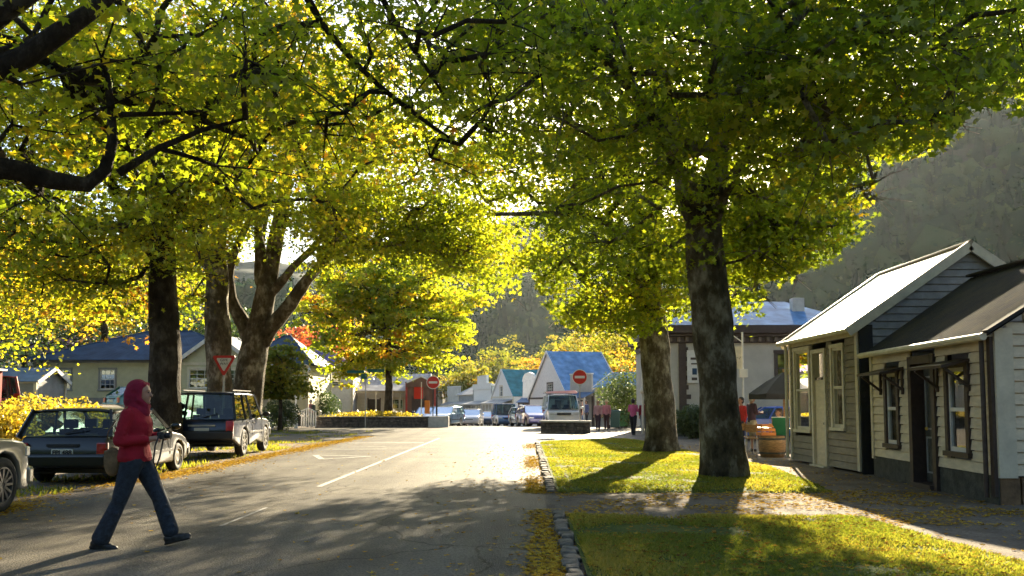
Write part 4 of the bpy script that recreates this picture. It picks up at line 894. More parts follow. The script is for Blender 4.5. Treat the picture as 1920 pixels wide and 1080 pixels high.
# cream house with the navy hip roof (left)
hp = P(75, 750, 53); hz = G(-24, 53)
house('bungalow', 'cream weatherboard house with a wide navy hip roof behind the parked cars', 'house', (hp.x-.4, 53, 1.4), 0, 13.6, 8, 2.75, 'hip', 'roof_navy', 'house_cream', rh=2.15, over=.6,
      wins=[(1.35, 2.25, .95, 2.15), (4.1, 5.0, .95, 2.15), (10.9, 12.4, 1.0, 2.15)], base=.42, trim='grey_wall', hip=1.35)
house('bungalow', 'grey gabled porch wing with white bargeboards between the left trunks', 'house', (-20.1, 51.6, 1.4), R(-2), 4.4, 3.2, 2.55, 'gable_y', 'roof_grey', 'house_cream', rh=1.75, over=.3,
      wins=[(.6, 2.0, 1.0, 2.1), (2.4, 3.8, 1.0, 2.1)], base=.4)
house('bungalow', 'navy roofed wing partly hidden by the fan limbed maple', 'house', (-18.0, 56, 1.0), 0, 4.6, 7, 3.0, 'hip', 'roof_navy', 'house_cream', rh=2.2, over=.5, wins=[(1.0, 2.2, 1.0, 2.1)], hip=.6)
# mauve roofed house at the left edge
p = P(-60, 690, 66); house('villa', 'white walled house under a mauve roof at the far left', 'house', (p.x, 66, 2.0), 0, 10.4, 8, 3.0, 'gable_x', 'roof_mauve', 'white', rh=2.0, over=.5, wins=[(1.2, 2.2, .9, 2.3), (3.4, 4.8, .9, 2.3), (6.4, 7.6, .9, 2.3)], trim='white')
p = P(-40, 712, 44); house('shed', 'small shed with a low blue roof at the left edge', 'shed', (-28.75, 46, 1.2), 0, 3.1, 3, 1.5, 'gable_x', 'roof_blue', 'grey_wall', rh=.75, over=.25)
p = P(-12, 700, 27); k_ = empty('kiosk_post', (p.x-.25, 27.5, 0), 0, 'dark red painted post and pale cap at the left edge', 'post')
mb = MB(); mb.box((0, 0, 1.25), (.3, .3, 2.5)); mb.build('post', M['red'], k_, bevel=.02); mb = MB(); mb.box((0, 0, 2.53), (.5, .5, .07)); mb.build('cap', M['white'], k_, bevel=.02)
# purple roofed villa and long pale wall behind the bed
p = P(515, 757, 66); house('villa', 'pale villa with a purple brown roof and an arched porch behind the white fence', 'house', (p.x, 66, G(p.x, 66)), R(4), 5.9, 7, 3.3, 'hip', 'roof_mauve', 'white', rh=2.1, over=.5, wins=[(1.6, 2.5, 1.1, 2.4), (3.4, 4.9, 2.0, 2.9)], hip=.8)
p = P(622, 757, 70); house('shop', 'long low pale building with cream posts behind the walled bed', 'shop', (p.x, 70, G(p.x, 70)), R(2), 7.6, 7, 3.1, 'gable_x', 'roof_grey', 'white', rh=1.3, over=.3, wins=[(1.0, 1.9, .8, 2.2), (4.8, 5.8, .6, 2.2)], doors=[(3, 3.9, 0, 2.2)], veranda=(1.6, 3.0, 'cream_trim', 'roof_grey'))
p = P(762, 757, 66); house('shop', 'small dark red brown shop on the left corner of the shopping street', 'shop', (p.x, 66, G(p.x, 66)), R(6), 2.2, 5, 3.3, 'flat', 'brown_wall', 'brown_wall', trim='red', doors=[(.5, 1.4, 0, 2.2)], parapet=[(0, 0), (.5, .5), (1, 0)])
# right side of the shopping street, stepping away to the left
def P3(px, Y, z=0): q = P(px, 757, Y); return (q.x, Y, G(q.x, Y)+z)
def local_house(name, label, px0, Y0, px1, Y1, D, H, roof, rm, wm, **k):
    """front wall runs from the ground point under px0 at depth Y0 to px1 at Y1"""
    a = Vector(P3(px0, Y0)); b = Vector(P3(px1, Y1)); d = b-a; W = math.hypot(d.x, d.y)
    return house(name, label, 'shop', (a.x, a.y, min(a.z, b.z)), math.atan2(d.y, d.x), W, D, H, roof, rm, wm, **k)
gs = 'shops along the far street'
local_house('shop', 'tall white gabled hall with a steep blue roof by the right no entry sign', 993, 80, 1066, 70, 4.9, 2.65, 'gable_y', 'roof_skyblue', 'white', rh=4.05, over=.15, wins=[(5.2, 6.6, 2.9, 3.8)], doors=[(7.3, 8.6, 0, 2.3)], group=gs, trim='brown_trim')
local_house('shop', 'cream box fronted shop with a lilac awning below the blue gable roof', 1072, 66, 1112, 64, 4, 2.6, 'flat', 'roof_grey', 'stucco', wins=[(.3, 1.4, .5, 1.9)], group=gs, trim='brown_trim', parapet=[(0, 1.35), (1, 1.35)], veranda=(.9, 2.3, 'white', 'roof_blue'))
local_house('shop', 'grey lean-to shop with a pale blue roof left of the leaning maple', 1118, 60, 1196, 58, 5, 2.75, 'gable_x', 'roof_skyblue', 'grey_wall', rh=1.1, over=.2, wins=[(.5, 1.3, 1.0, 2.2)], doors=[(1.7, 2.5, 0, 2.1)], group=gs)
local_house('shop', 'white crow stepped gable shop with a teal roof beyond the blue gable', 922, 106, 962, 96, 6.4, 3.6, 'gable_y', 'roof_teal', 'white', rh=3.2, over=.1, wins=[(4.2, 5.6, 3.6, 4.8)], doors=[(6, 7.2, 0, 2.3)], group=gs, veranda=(1.2, 2.9, 'white', 'roof_grey'))
local_house('shop', 'narrow white shop with a rounded false front beside the blue gable', 982, 86, 1006, 85, 4, 2.7, 'flat', 'roof_grey', 'white', group=gs, trim='roof_blue', doors=[(.3, 1.0, 0, 2.2)],
            parapet=[(0, 1.7), (.06, 2.15), (.2, 2.45), (.5, 2.6), (.8, 2.45), (.94, 2.15), (1, 1.7)], veranda=(.8, 2.5, 'brown_trim', 'roof_blue'))
local_house('shop', 'pale lilac shop with a stepped top left of the teal roofed shop', 888, 122, 922, 112, 6, 5.2, 'flat', 'roof_grey', 'white', group=gs, trim='grey_wall', wins=[(1.5, 3, .8, 2.2)], parapet=[(0, .4), (.3, .4), (.31, 1.5), (.8, 1.5), (.81, .4), (1, .4)], veranda=(1.5, 3.0, 'grey_wall', 'roof_grey'))
local_house('shop', 'low grey shop with a long veranda in the middle of the far row', 860, 138, 893, 128, 6, 4.4, 'gable_x', 'roof_grey', 'grey_wall', rh=1.6, group=gs, veranda=(1.6, 3.0, 'white', 'roof_grey'), wins=[(1.5, 3, .8, 2.2)])
local_house('shop', 'cream shop with a square false front, third from the left in the far row', 840, 146, 864, 141, 6, 4.6, 'flat', 'roof_grey', 'stucco', group=gs, parapet=[(0, 1.2), (1, 1.2)], wins=[(.4, 1.4, .8, 2.2)], veranda=(1.3, 2.9, 'white', 'roof_grey'))
local_house('shop', 'white two storey shop, second from the left in the far row', 826, 154, 846, 150, 6, 6.0, 'gable_y', 'roof_grey', 'white', rh=1.2, group=gs, wins=[(.4, 1.1, 3.0, 4.3)], trim='grey_wall')
local_house('shop', 'bluish white end shop closing the far left of the row', 803, 146, 828, 152, 6, 5.2, 'gable_x', 'roof_grey', 'white', rh=1.0, group=gs, wins=[(.4, 1.1, .9, 2.3)], trim='roof_blue')
# big cream building with light blue hip roof, right
hr = empty('hotel', (6.85, 38, 0), 0, 'large cream building with a light blue hip roof and dark cornice behind the cottages', 'building')
def hotel():
    A = (0, 0); B = (8.6, 0); Cn = (8.6, 9); Dn = (0, 9); H = 4.15
    mb = MB(); holes = [(4.95, 5.75, 2.35, 3.7)]
    for (a, b, hl) in ((A, B, holes), (B, Cn, []), (Cn, Dn, []), (Dn, A, [])): boards(mb, a, b, .3, H, hl, h=.35, proud=.008)
    mb.build('wall', M['stucco'], hr)
    c = MB(); c.b2((-.10, -.12, H), (8.72, 9.1, H+.28)); c.b2((-.25, -.28, H+.28), (8.86, 9.2, H+.42)); c.b2((-.42, -.45, H+.42), (9.0, 9.4, H+.78)); 
    c.build('cornice', M['brown_trim'], hr, bevel=.02)
    c = MB(); 
    for i in range(24): c.box((.2+i*.36, -.17, H+.16), (.13, .12, .2))
    c.build('bracket', mat('bracket_brown', (.16, .12, .09), .7), hr)
    z = H+.78; o = .45
    Pp = [(-o, -o, z), (8.6+o, -o, z), (8.6+o, 9+o, z), (-o, 9+o, z)]; R0 = (3.2, 3.9, z+1.55); R1 = (6.6, 3.9, z+1.55)
    roof_slab('roof', [Pp[0], Pp[1], R1, R0], .05, M['roof_skyblue'], hr)
    roof_slab('roof', [Pp[1], Pp[2], R1], .05, M['roof_skyblue'], hr); roof_slab('roof', [Pp[2], Pp[3], R0, R1], .05, M['roof_skyblue'], hr); roof_slab('roof', [Pp[3], Pp[0], R0], .05, M['roof_skyblue'], hr)
    k = MB(); k.box((6.65, 2.2, z+.95), (.55, .5, 1.1)); split_build(k, 'chimney', M['chimney'], hr, bevel=.02)
    c = MB(); wbox(c, A, B, .58, .9, .2, H, 0, .06)
    for i in range(9): wbox(c, A, B, .9, 1.1 if i % 2 else 1.0, .4+i*.42, .6+i*.42, 0, .05)
    c.build('quoin', M['brown_trim'], hr)
    c = MB(); wbox(c, A, B, 0, 8.6, 1.0, 1.12, 0, .07); wbox(c, A, B, 0, 8.6, 0, .3, -.05, .03); split_build(c, 'rail', M['plinth'], hr)
    window(hr, A, B, 4.95, 5.75, 2.35, 3.7, M['brown_trim'], M['brown_trim'], fw=.12, panes=(1, 1), inside='none')
    c = MB(); wbox(c, A, B, 4.95, 5.75, 2.35, 3.7, -.2, -.18); c.build('blind', M['lamp_yellow'], hr)  # amber panel behind the glass, its colour standing in for the window's light
hotel()
s_ = P(1299, 690, 37.9); mb = MB(); mb.box((0, 0, 0), (.50, .05, 1.45)); sg = empty('wall_sign', (s_.x, 37.9, 3.1), 0, 'white notice board with blue and grey marks on the cream building wall', 'sign')
mb.build('board', M['white'], sg); mb = MB(); mb.box((.07, -.03, -.22), (.20, .02, .28)); mb.build('blue_panel', M['roof_navy'], sg)
mb = MB(); mb.box((.05, -.03, .35), (.3, .02, .10)); mb.box((.05, -.03, .12), (.26, .02, .06)); mb.box((.06, -.03, -.55), (.24, .02, .12)); split_build(mb, 'lettering', M['brown_trim'], sg)
# ================================================================ vehicles
M['rubber'] = mat('rubber', (.02, .02, .02), .8, .2)
M['rim'] = mat('alloy', (.45, .44, .42), .35, .1, metal=.7)
M['rim_dark'] = mat('alloy_dark', (.12, .12, .12), .4, .1, metal=.5)
M['carglass'] = glass_mat('car_glass', (.36, .48, .46), .0, .85)
M['trimplastic'] = mat('black_plastic', (.022, .022, .022), .55, .2)
M['taillight'] = mat('red_lens', (.42, .015, .01), .15, .1, coat=1)
M['amber'] = mat('amber_lens', (.6, .2, .02), .2, .1, coat=1)
M['headlamp'] = mat('clear_lens', (.6, .62, .62), .1, .1, coat=1)
M['plate'] = mat('plate_white', (.62, .60, .50), .4, .1)
M['plate_text'] = mat('plate_black', (.02, .02, .02), .6, 0)
M['seat'] = mat('seat_cloth', (.035, .035, .04), .9, .2)
def paint(name, c, met=.3): 
    k = 'paint_'+name
    if k not in M: M[k] = mat(k, c, .28, .04, 1.5, metal=met, coat=.35 if name in ('black', 'navy') else 1.0)
    return M[k]
def text_obj(s_, size, m, parent, loc, rot, name='lettering', align='CENTER', bold=0.0):
    cu = bpy.data.curves.new(name, 'FONT'); cu.body = s_; cu.size = size; cu.align_x = align; cu.align_y = 'CENTER'; cu.extrude = .002; cu.offset = bold
    o = bpy.data.objects.new(name, cu); C.objects.link(o); bpy.context.view_layer.update()
    me = bpy.data.meshes.new_from_object(o.evaluated_get(bpy.context.evaluated_depsgraph_get())); bpy.data.objects.remove(o); bpy.data.curves.remove(cu)
    me.materials.clear(); me.materials.append(m); me.name = name
    o = bpy.data.objects.new(name, me); C.objects.link(o); o.parent = parent; o.location = loc; o.rotation_euler = rot; return o
def wheel(parent, x, y, r, wd, side, spokes=10, rim='rim', plain=False):
    rot = Matrix.Rotation(R(90)*side, 3, 'Y'); n = 28; prof = [(r*.62, -wd/2), (r*.9, -wd/2), (r*.985, -wd*.36), (r, -wd*.15), (r, wd*.15), (r*.985, wd*.36), (r*.9, wd/2), (r*.66, wd/2), (r*.62, wd*.3)]
    mb = MB(); mb.lathe(prof, (0, 0, 0), n, rot=rot); o = mb.build('wheel', M['rubber'], parent, smooth=True, loc=(x, y, r))
    mb = MB()
    ax = side*wd
    def disc(r0, r1, a0, a1): mb.lathe([(r0, a0), (r1, a0), (r1, a1), (r0, a1)], (0, 0, 0), n, rot=rot)
    mb.lathe([(r*.56, wd*.1), (r*.655, wd*.1), (r*.655, wd*.47), (r*.60, wd*.47), (r*.57, wd*.2)], (0, 0, 0), n, rot=rot)
    if plain: mb.lathe([(.001, wd*.34), (r*.3, wd*.40), (r*.57, wd*.30), (r*.57, wd*.2), (.001, wd*.2)], (0, 0, 0), n, rot=rot)
    else:
        for k in range(spokes):
            a = 2*math.pi*k/spokes; p0 = rot @ Vector((r*.10*math.cos(a), r*.10*math.sin(a), wd*.36)); p1 = rot @ Vector((r*.60*math.cos(a), r*.60*math.sin(a), wd*.40)); mb.bar(p0, p1, r*.11, r*.09)
        mb.lathe([(.001, wd*.42), (r*.14, wd*.42), (r*.16, wd*.3), (.001, wd*.3)], (0, 0, 0), 16, rot=rot)
    mb.build('rim', M[rim], o, smooth=False)
    mb = MB(); mb.lathe([(.001, wd*.02), (r*.6, wd*.02), (r*.6, -wd*.1), (.001, -wd*.1)], (0, 0, 0), 20, rot=rot); mb.build('brake_disc', M['trimplastic'], o)
    return o
def car(label, loc, rz, L=4.3, W=1.68, H=1.42, waist=.93, col=None, kind='estate', wr=.30, wb=2.55, rim='rim', plain=False, spokes=10, plate=None, group=None, bumper='paint', detail=True, name='parked_car', cat='car', rack=None, roofw=.17, clear=.22):
    root = empty(name, loc, rz, label, cat, group); hl = L/2; hw = W/2
    sh = {'estate': dict(yb=-hl+.10, yrb=-hl+.34, yf=hl-1.25, yrf=hl-2.0, hood=.13, c=(-hl+1.35,)), 'suv': dict(yb=-hl+.10, yrb=-hl+.30, yf=hl-1.28, yrf=hl-1.85, hood=.07, c=(-hl+1.2,)),
          'hatch': dict(yb=-hl+.18, yrb=-hl+.75, yf=hl-1.05, yrf=hl-1.75, hood=.12, c=(-hl+1.1,)), 'sedan': dict(yb=-hl+.75, yrb=-hl+1.25, yf=hl-1.3, yrf=hl-2.0, hood=.12, c=(-hl+1.5,)),
          'van': dict(yb=-hl+.06, yrb=-hl+.16, yf=hl-.45, yrf=hl-1.05, hood=.05, c=(-hl+1.5,))}[kind]
    def arch(cy_): return [(cy_+(wr+.055)*math.cos(a), wr+(wr+.055)*math.sin(a)) for a in np.linspace(math.pi+.25, -.25, 9)][::-1]
    fa, ra = hl-(.78 if kind != 'van' else .7), hl-(.78 if kind != 'van' else .7)-wb
    out = [(-hl+.04, clear+.12), (-hl, clear+.3), (-hl+.005, waist-.28), (-hl+.05, waist-.1), (-hl+.11, waist)]
    if kind == 'sedan': out = out[:3]+[(-hl+.04, waist-.07), (-hl+.12, waist-.01), (-hl+.7, waist+.02)]
    out += [(sh['yf'], waist+.01), (hl-.55, waist-sh['hood']*.6), (hl-.22, waist-sh['hood']*1.3), (hl-.07, waist-sh['hood']*2.0), (hl-.01, clear+.3), (hl-.04, clear+.02)]
    out += arch(fa)+[((fa+ra)/2, clear)]+arch(ra)
    mb = MB(); mb.prism(out, -hw, hw, 'x'); 
    def shape(v):
        x, y, z = v; f = 1-.10*(abs(y)/hl)**6; 
        if z > waist-.3: f *= 1-.05*((z-(waist-.3))/.3)
        return (x*f, y, z)
    mb.v = [shape(v) for v in mb.v]; body = mb.build('body', col, root, smooth=False, bevel=.045, seg=4)
    for p_ in body.data.polygons: p_.use_smooth = True
    # greenhouse
    yb, yrb, yf, yrf = sh['yb'], sh['yrb'], sh['yf'], sh['yrf']; hb = hw*.95; hr_ = hw-roofw; zr = H-.05
    def at(t, side, z): # t 0 rear..1 front
        k = (z-waist)/(zr-waist); a = yb+(yf-yb)*t; b = yrb+(yrf-yrb)*t; return Vector((side*(hb+(hr_-hb)*k), a+(b-a)*k, z))
    ts = [0]+[(c_-yb)/(yf-yb) for c_ in sh['c']]+[((yb+yf)/2+.25-yb)/(yf-yb)]+[1]
    mb = MB()
    for side in (-1, 1):
        for i, t in enumerate(ts):
            mb.bar(at(t, side, waist-.03), at(t, side, zr), .045 if i in (0, len(ts)-1) else .03, .10 if i in (0,) else .06)
    split_build(mb, 'pillar', col, root)
    mb = MB(); n_ = 8; vv = []
    for i in range(n_+1):
        t = i/n_; y = yrb-.03+(yrf-yrb+.06)*t; zc = .055*math.sin(math.pi*(.15+.7*t))
        for k in range(7):
            s_ = -1+2*k/6; vv.append((s_*(hr_+.02), y, zr-.005+zc*(1-.35*s_*s_)-.03*(abs(s_) > .9)))
    m_ = len(vv); vv += [(x, y, z-.045) for x, y, z in vv]
    ff = [(i*7+k, i*7+k+1, (i+1)*7+k+1, (i+1)*7+k) for i in range(n_) for k in range(6)]; ff += [tuple(m_+q for q in f[::-1]) for f in ff]
    for i in range(n_): ff += [(i*7, (i+1)*7, m_+(i+1)*7, m_+i*7), (i*7+6, m_+i*7+6, m_+(i+1)*7+6, (i+1)*7+6)]
    for k in range(6): ff += [(k, m_+k, m_+k+1, k+1), (n_*7+k, n_*7+k+1, m_+n_*7+k+1, m_+n_*7+k)]
    mb.add(vv, ff); mb.build('roof', col, root, smooth=True)
    g = 'carglass'
    def pane(nm, pts): q = MB(); q.add(pts, [tuple(range(len(pts)))]); return q.build(nm, M[g], root)
    rp = pane('rear_window', [at(0, -1, waist), at(0, 1, waist), at(0, 1, zr), at(0, -1, zr)]); pane('windscreen', [at(1, -1, waist), at(1, 1, waist), at(1, 1, zr), at(1, -1, zr)])
    for side in (-1, 1):
        for i in range(len(ts)-1): pane('side_window', [at(ts[i], side, waist), at(ts[i+1], side, waist), at(ts[i+1], side, zr), at(ts[i], side, zr)])
    # inside
    mb = MB()
    for y in (yb+(yf-yb)*.78-.42, yb+(yf-yb)*.78-1.25):
        for x in (-.36, .36):
            mb.box((x, y, waist-.08), (.46, .14, .36), Matrix.Rotation(R(-12), 3, 'X')); mb.box((x, y-.04, waist+.2), (.24, .10, .17)); mb.box((x, y-.03, waist+.1), (.08, .03, .1))
    mb.build('seat', M['seat'], root, bevel=.03)
    if detail:
        mb = MB(); wm = 'trimplastic'
        mb.box((0, -hl-.01, clear+.22), (W*.94, .16, .24)); rb_ = mb.build('rear_bumper', col if bumper == 'paint' else M[wm], root, bevel=.05, seg=3)
        mb = MB(); mb.box((0, hl-.02, clear+.2), (W*.94, .16, .26)); mb.build('front_bumper', col if bumper == 'paint' else M[wm], root, bevel=.05, seg=3)
        for s in (-1, 1):
            mb = MB()
            zl = waist-.24 if kind != 'van' else waist-.05; hh_ = .26 if kind not in ('suv', 'van') else .42
            mb.box((s*(hw*.90-.06), -hl+.0, zl), (.20, .07, hh_)); tl = mb.build('tail_light', M['taillight'], root, bevel=.02)
            mb = MB(); mb.box((s*(hw*.90-.06), -hl-.005, zl-hh_*.35), (.18, .068, hh_*.2)); mb.build('indicator', M['amber'], tl)
            mb = MB(); mb.box((s*(hw*.78-.04), hl-.10, waist-sh['hood']*2.0-.10), (.34, .14, .15)); mb.build('headlight', M['headlamp'], root, bevel=.03)
            mb = MB(); mb.bar((s*hb, yf-.22, waist+.05), (s*(hb+.12), yf-.24, waist+.09), .04, .03); mb.sph((s*(hb+.19), yf-.22, waist+.11), (.11, .06, .075)); mb.build('wing_mirror', col if bumper == 'paint' else M[wm], root, smooth=True)
            mb = MB()
            for t in (ts[1], ts[2], .97):
                y = yb+(yf-yb)*t; mb.box((s*(hw-.004), y, (waist+clear)/2+.06), (.012, .012, waist-clear-.22))
            mb.build('door_seam', M[wm], root)
            mb = MB()
            for t in (ts[1]+.1, ts[2]+.07): mb.box((s*(hw*.985), yb+(yf-yb)*t, waist-.12), (.03, .17, .03))
            split_build(mb, 'handle', col if bumper == 'paint' else M[wm], root)
            mb = MB(); mb.box((s*(hw+.002), (fa+ra)/2, clear+.26), (.022, wb-2*wr-.2, .05)); mb.build('side_moulding', M[wm], root)
        mb = MB(); mb.box((0, -hl+.02, waist-.16), (.56 if kind != 'suv' else .7, .05, .045)); mb.build('boot_handle', M[wm] if kind != 'suv' else M['rim'], root)
        mb = MB(); mb.box((0, -hl-.015+.02, waist-.29), (.38, .02, .135)); pt = mb.build('number_plate', M['plate'], root)
        if plate: text_obj(plate, .115, M['plate_text'], pt, (0, -hl-.012, waist-.29), (R(90), 0, 0), bold=.003)
        mb = MB(); mb.bar(at(0, 0, waist+.04)+Vector((0, -.02, 0)), at(0, 0, waist+.06)+Vector((.38, -.03, .1)), .015, .015); mb.build('wiper', M[wm], root)
        mb = MB(); mb.b2((-hw+.12, -hl+.3, clear-.02), (hw-.12, hl-.3, clear+.1)); mb.tube([(-hw*.55, -hl-.06, clear+.03), (-hw*.55, -hl+.4, clear+.03)], .03, 8); mb.build('underbody', M[wm], root)
        mb = MB(); mb.box((0, hl-.005, waist-sh['hood']*2-.14), (W*.42, .05, .12)); mb.build('grille', M[wm], root)
    for s in (-1, 1):
        for y in (fa, ra): wheel(root, s*(hw-.115), y, wr, .2, s, spokes, rim, plain)
    if rack:
        for s in (-1, 1): mb = MB(); mb.tube([(s*(hr_-.05), yrb+.2, H+.03), (s*(hr_-.05), yrf-.1, H+.03)], .015, 6); mb.build('roof_rail', M['trimplastic'], root)
    return root
black = paint('black', (.006, .007, .005), .0); silver = paint('silver', (.27, .26, .23), .5); navy = paint('navy', (.014, .022, .042), .2); teal = paint('teal', (.02, .14, .15), .2)
white = paint('white', (.65, .65, .64), 0); blue = paint('blue', (.06, .14, .30), .3); redp = paint('red', (.30, .015, .02), .1); ltblue = paint('light_blue', (.25, .38, .50), .4); maroon = paint('maroon', (.14, .01, .02), .2)
car('black estate car with a see-through rear window and pale number plate, parked on the verge', (-8.05, 17.35, 0), R(2.0), 4.25, 1.70, 1.38, .87, black, 'estate', .30, 2.58, plain=True, plate='FPL488')
car('dark blue four wheel drive with a sunlit silvery side, parked under the give way sign', (-8.25, 24.6, .02), R(3.5), 4.4, 1.74, 1.76, 1.02, navy, 'suv', .37, 2.55, rim='rim', spokes=6, bumper='black', rack=True, clear=.38)
car('silver car cut by the left edge, only its wing and many spoked front wheel showing', (-7.60, 9.95, 0), R(1.5), 4.5, 1.80, 1.62, 1.02, silver, 'suv', .37, 2.65, rim='rim_dark', spokes=12, clear=.24)
car('teal hatchback parked high on the bank before the cream house', (-18.7, 44, .95), R(-38), 3.9, 1.62, 1.40, .92, teal, 'hatch', .29, 2.4, plain=True)
car('dark red van parked at the far left edge', (-19.2, 31.0, .55), R(40), 4.3, 1.7, 1.9, 1.1, redp, 'van', .31, 2.5, plain=True, name='parked_van', cat='van')
car('bright blue car behind the people at the cafe table', (10.1, 34, 0), R(80), 4.2, 1.68, 1.36, .88, paint('royal_blue', (.01, .08, .45), .1), 'sedan', .29, 2.5, plain=True)
# the white van with a red board on its roof, facing the camera
vn = car('white van facing the camera behind the low stone wall, a red board on its roof', (2.85, 50.5, 0), R(182), 4.7, 1.9, 2.0, 1.12, white, 'van', .33, 2.7, name='van', cat='van', plain=True)
p = Vector((2.85, 50.5, 2.12)); e = empty('roof_board', (p.x, p.y+.4, 2.02), R(4), 'red and white board lying across the roof of the white van', 'board')
mb = MB(); mb.prism([(-.95, .03), (-.8, .16), (.8, .22), (.95, .10), (.9, .03)], -.8, .8, 'y'); mb.build('board', paint('pink', (.55, .22, .25), 0), e, bevel=.02)
mb = MB(); 
for x in (-.6, .6): mb.box((x, 0, .0), (.05, 1.4, .05))
split_build(mb, 'roof_bar', M['trimplastic'], e)
# the cars nose-in along the far street
gc = 'cars parked along the far street'
def far_car(label, px, Y, rz, col, kind='hatch', L=4.2, H=1.42, W=1.68, z=None): 
    x, y, g = gp(px, Y); return car(label, (x, y, g), rz, L, W, H, .92 if kind != 'van' else 1.05, col, kind, .3, 2.5, plain=True, group=gc)
far_car('light blue car beside the white van, front towards the camera', 984, 62, R(192), ltblue, 'hatch')
far_car('small pale blue car, first left of the light blue one by the van', 972, 70, R(190), ltblue, 'hatch', 3.8)
far_car('dark blue four wheel drive facing the camera in the middle of the far row', 947, 68, R(188), blue, 'suv', 4.5, 1.8, 1.78)
far_car('dark small car just left of the dark blue four wheel drive', 914, 82, R(185), navy, 'hatch', 3.9)
far_car('white and blue hatchback standing out alone in the street middle', 884, 70, R(176), white, 'hatch', 3.9, 1.42)
far_car('silver car glinting in the sun behind the white hatchback', 868, 84, R(170), silver, 'sedan')
far_car('pale blue car glinting beside the black sign post', 834, 60, R(165), ltblue, 'estate')
far_car('silver car half behind the glinting pale blue one', 852, 72, R(168), silver, 'hatch')
far_car('dark car far up the street below the grey veranda', 905, 104, R(186), black, 'hatch')
far_car('white car far up the street between the two rows', 860, 104, R(172), white, 'estate')
far_car('blue car at the end of the walled bed, half hidden by the sign post', 806, 62, R(170), blue, 'hatch')
far_car('violet blue car next to the pale blue small car', 1000, 57, R(192), paint('violet', (.10, .10, .30), .2), 'hatch')
# ================================================================ people
def cap(mb, a, b, r0, r1, n=12, ell=1.0, el2=None):
    """tapered limb with round ends; ell squeezes the second axis"""
    a = Vector(a); b = Vector(b); t = (b-a).normalized(); L = (b-a).length; pts = []; rs = []
    for ph in (80, 50, 20): pts.append(a-t*r0*math.sin(R(ph))*.9); rs.append(r0*math.cos(R(ph)))
    for k in range(5): f = k/4; pts.append(a.lerp(b, f)); rs.append(r0+(r1-r0)*f)
    for ph in (20, 50, 80): pts.append(b+t*r1*math.sin(R(ph))*.9); rs.append(r1*math.cos(R(ph)))
    mb.tube(pts, rs, n, ell=ell)
def rings(mb, rr, n=20):
    """rr: (x,y,z,rx,ry) horizontal ellipse rings bottom to top"""
    vv = []; 
    for (x, y, z, a, b) in rr: vv += [(x+a*math.cos(2*math.pi*k/n), y+b*math.sin(2*math.pi*k/n), z) for k in range(n)]
    ff = [(i*n+k, i*n+(k+1) % n, (i+1)*n+(k+1) % n, (i+1)*n+k) for i in range(len(rr)-1) for k in range(n)]
    ff += [tuple(range(n-1, -1, -1)), tuple((len(rr)-1)*n+k for k in range(n))]; mb.add(vv, ff)
def hand(mb, w, d, up, s=1.0, curl=.5, side=1):
    """wrist w, pointing d, palm normal from up; five fingers"""
    w = Vector(w); d = Vector(d).normalized(); up = Vector(up).normalized(); q = d.cross(up).normalized()*side; up = q.cross(d).normalized()*side
    pc = w+d*.045*s; cap(mb, w, w+d*.07*s, .026*s, .030*s, 10, .6); cap(mb, w+d*.05*s-q*.018*s, w+d*.075*s+q*.018*s, .017*s, .017*s, 8)
    for i, (o_, L) in enumerate(((-.028, .062), (-.010, .075), (.010, .070), (.027, .055))):
        a = w+d*.085*s+q*o_*s; b = a+(d*math.cos(curl*.6)-up*math.sin(curl*.6)).normalized()*L*.5*s; c = b+(d*math.cos(curl*1.9)-up*math.sin(curl*1.9)).normalized()*L*.55*s
        cap(mb, a, b, .0092*s, .0085*s, 7); cap(mb, b, c, .0085*s, .007*s, 7)
    a = w+d*.025*s-q*.026*s; b = a+(d*.7-q*.7-up*.2).normalized()*.035*s; cap(mb, a, b, .012*s, .010*s, 7); cap(mb, b, b+(d*.9-q*.2-up*.3).normalized()*.03*s, .0095*s, .008*s, 7)
M['skin'] = mat('skin', (.42, .22, .14), .5, .06, 20); M['denim'] = mat('denim', (.022, .032, .048), .85, .3, 25, bump=.2, bs=60)
M['magenta'] = mat('fleece_crimson', (.33, .005, .018), .9, .14, 9, bump=.4, bs=30); M['shoe'] = mat('shoe_black', (.015, .015, .015), .5, .2); M['hair'] = mat('hair_dark', (.02, .014, .01), .6, .2)
M['bag'] = mat('bag_tan', (.20, .13, .06), .8, .25, 14, bump=.4, bs=40)
def head(mb, c, f, s=1.0):
    """c head centre, f facing unit (horizontal)"""
    c = Vector(c); f = Vector(f).normalized(); u = Vector((0, 0, 1)); q = f.cross(u)
    def S(off, r): mb.sph(tuple(c+f*off[0]*s+q*off[1]*s+u*off[2]*s), tuple(x*s for x in r), 14, 10)
    S((-.012, 0, .025), (.088, .088, .088)); S((.012, 0, -.02), (.072, .066, .085)); S((.035, 0, -.065), (.042, .042, .042))
    cap(mb, c+f*.078*s+u*.012*s, c+f*.100*s-u*.022*s, .010*s, .015*s, 8)          # nose
    cap(mb, c+f*.076*s-u*.052*s+q*.016*s, c+f*.076*s-u*.052*s-q*.016*s, .008*s, .008*s, 7)   # lips
    S((.070, 0, -.088), (.018, .02, .016)); S((.068, 0, .035), (.014, .045, .012))
    for k in (-1, 1): S((-.005, .080*k, -.012), (.020, .012, .030))
    cap(mb, c-u*.07*s-f*.015*s, c-u*.17*s-f*.03*s, .052*s, .058*s, 12)
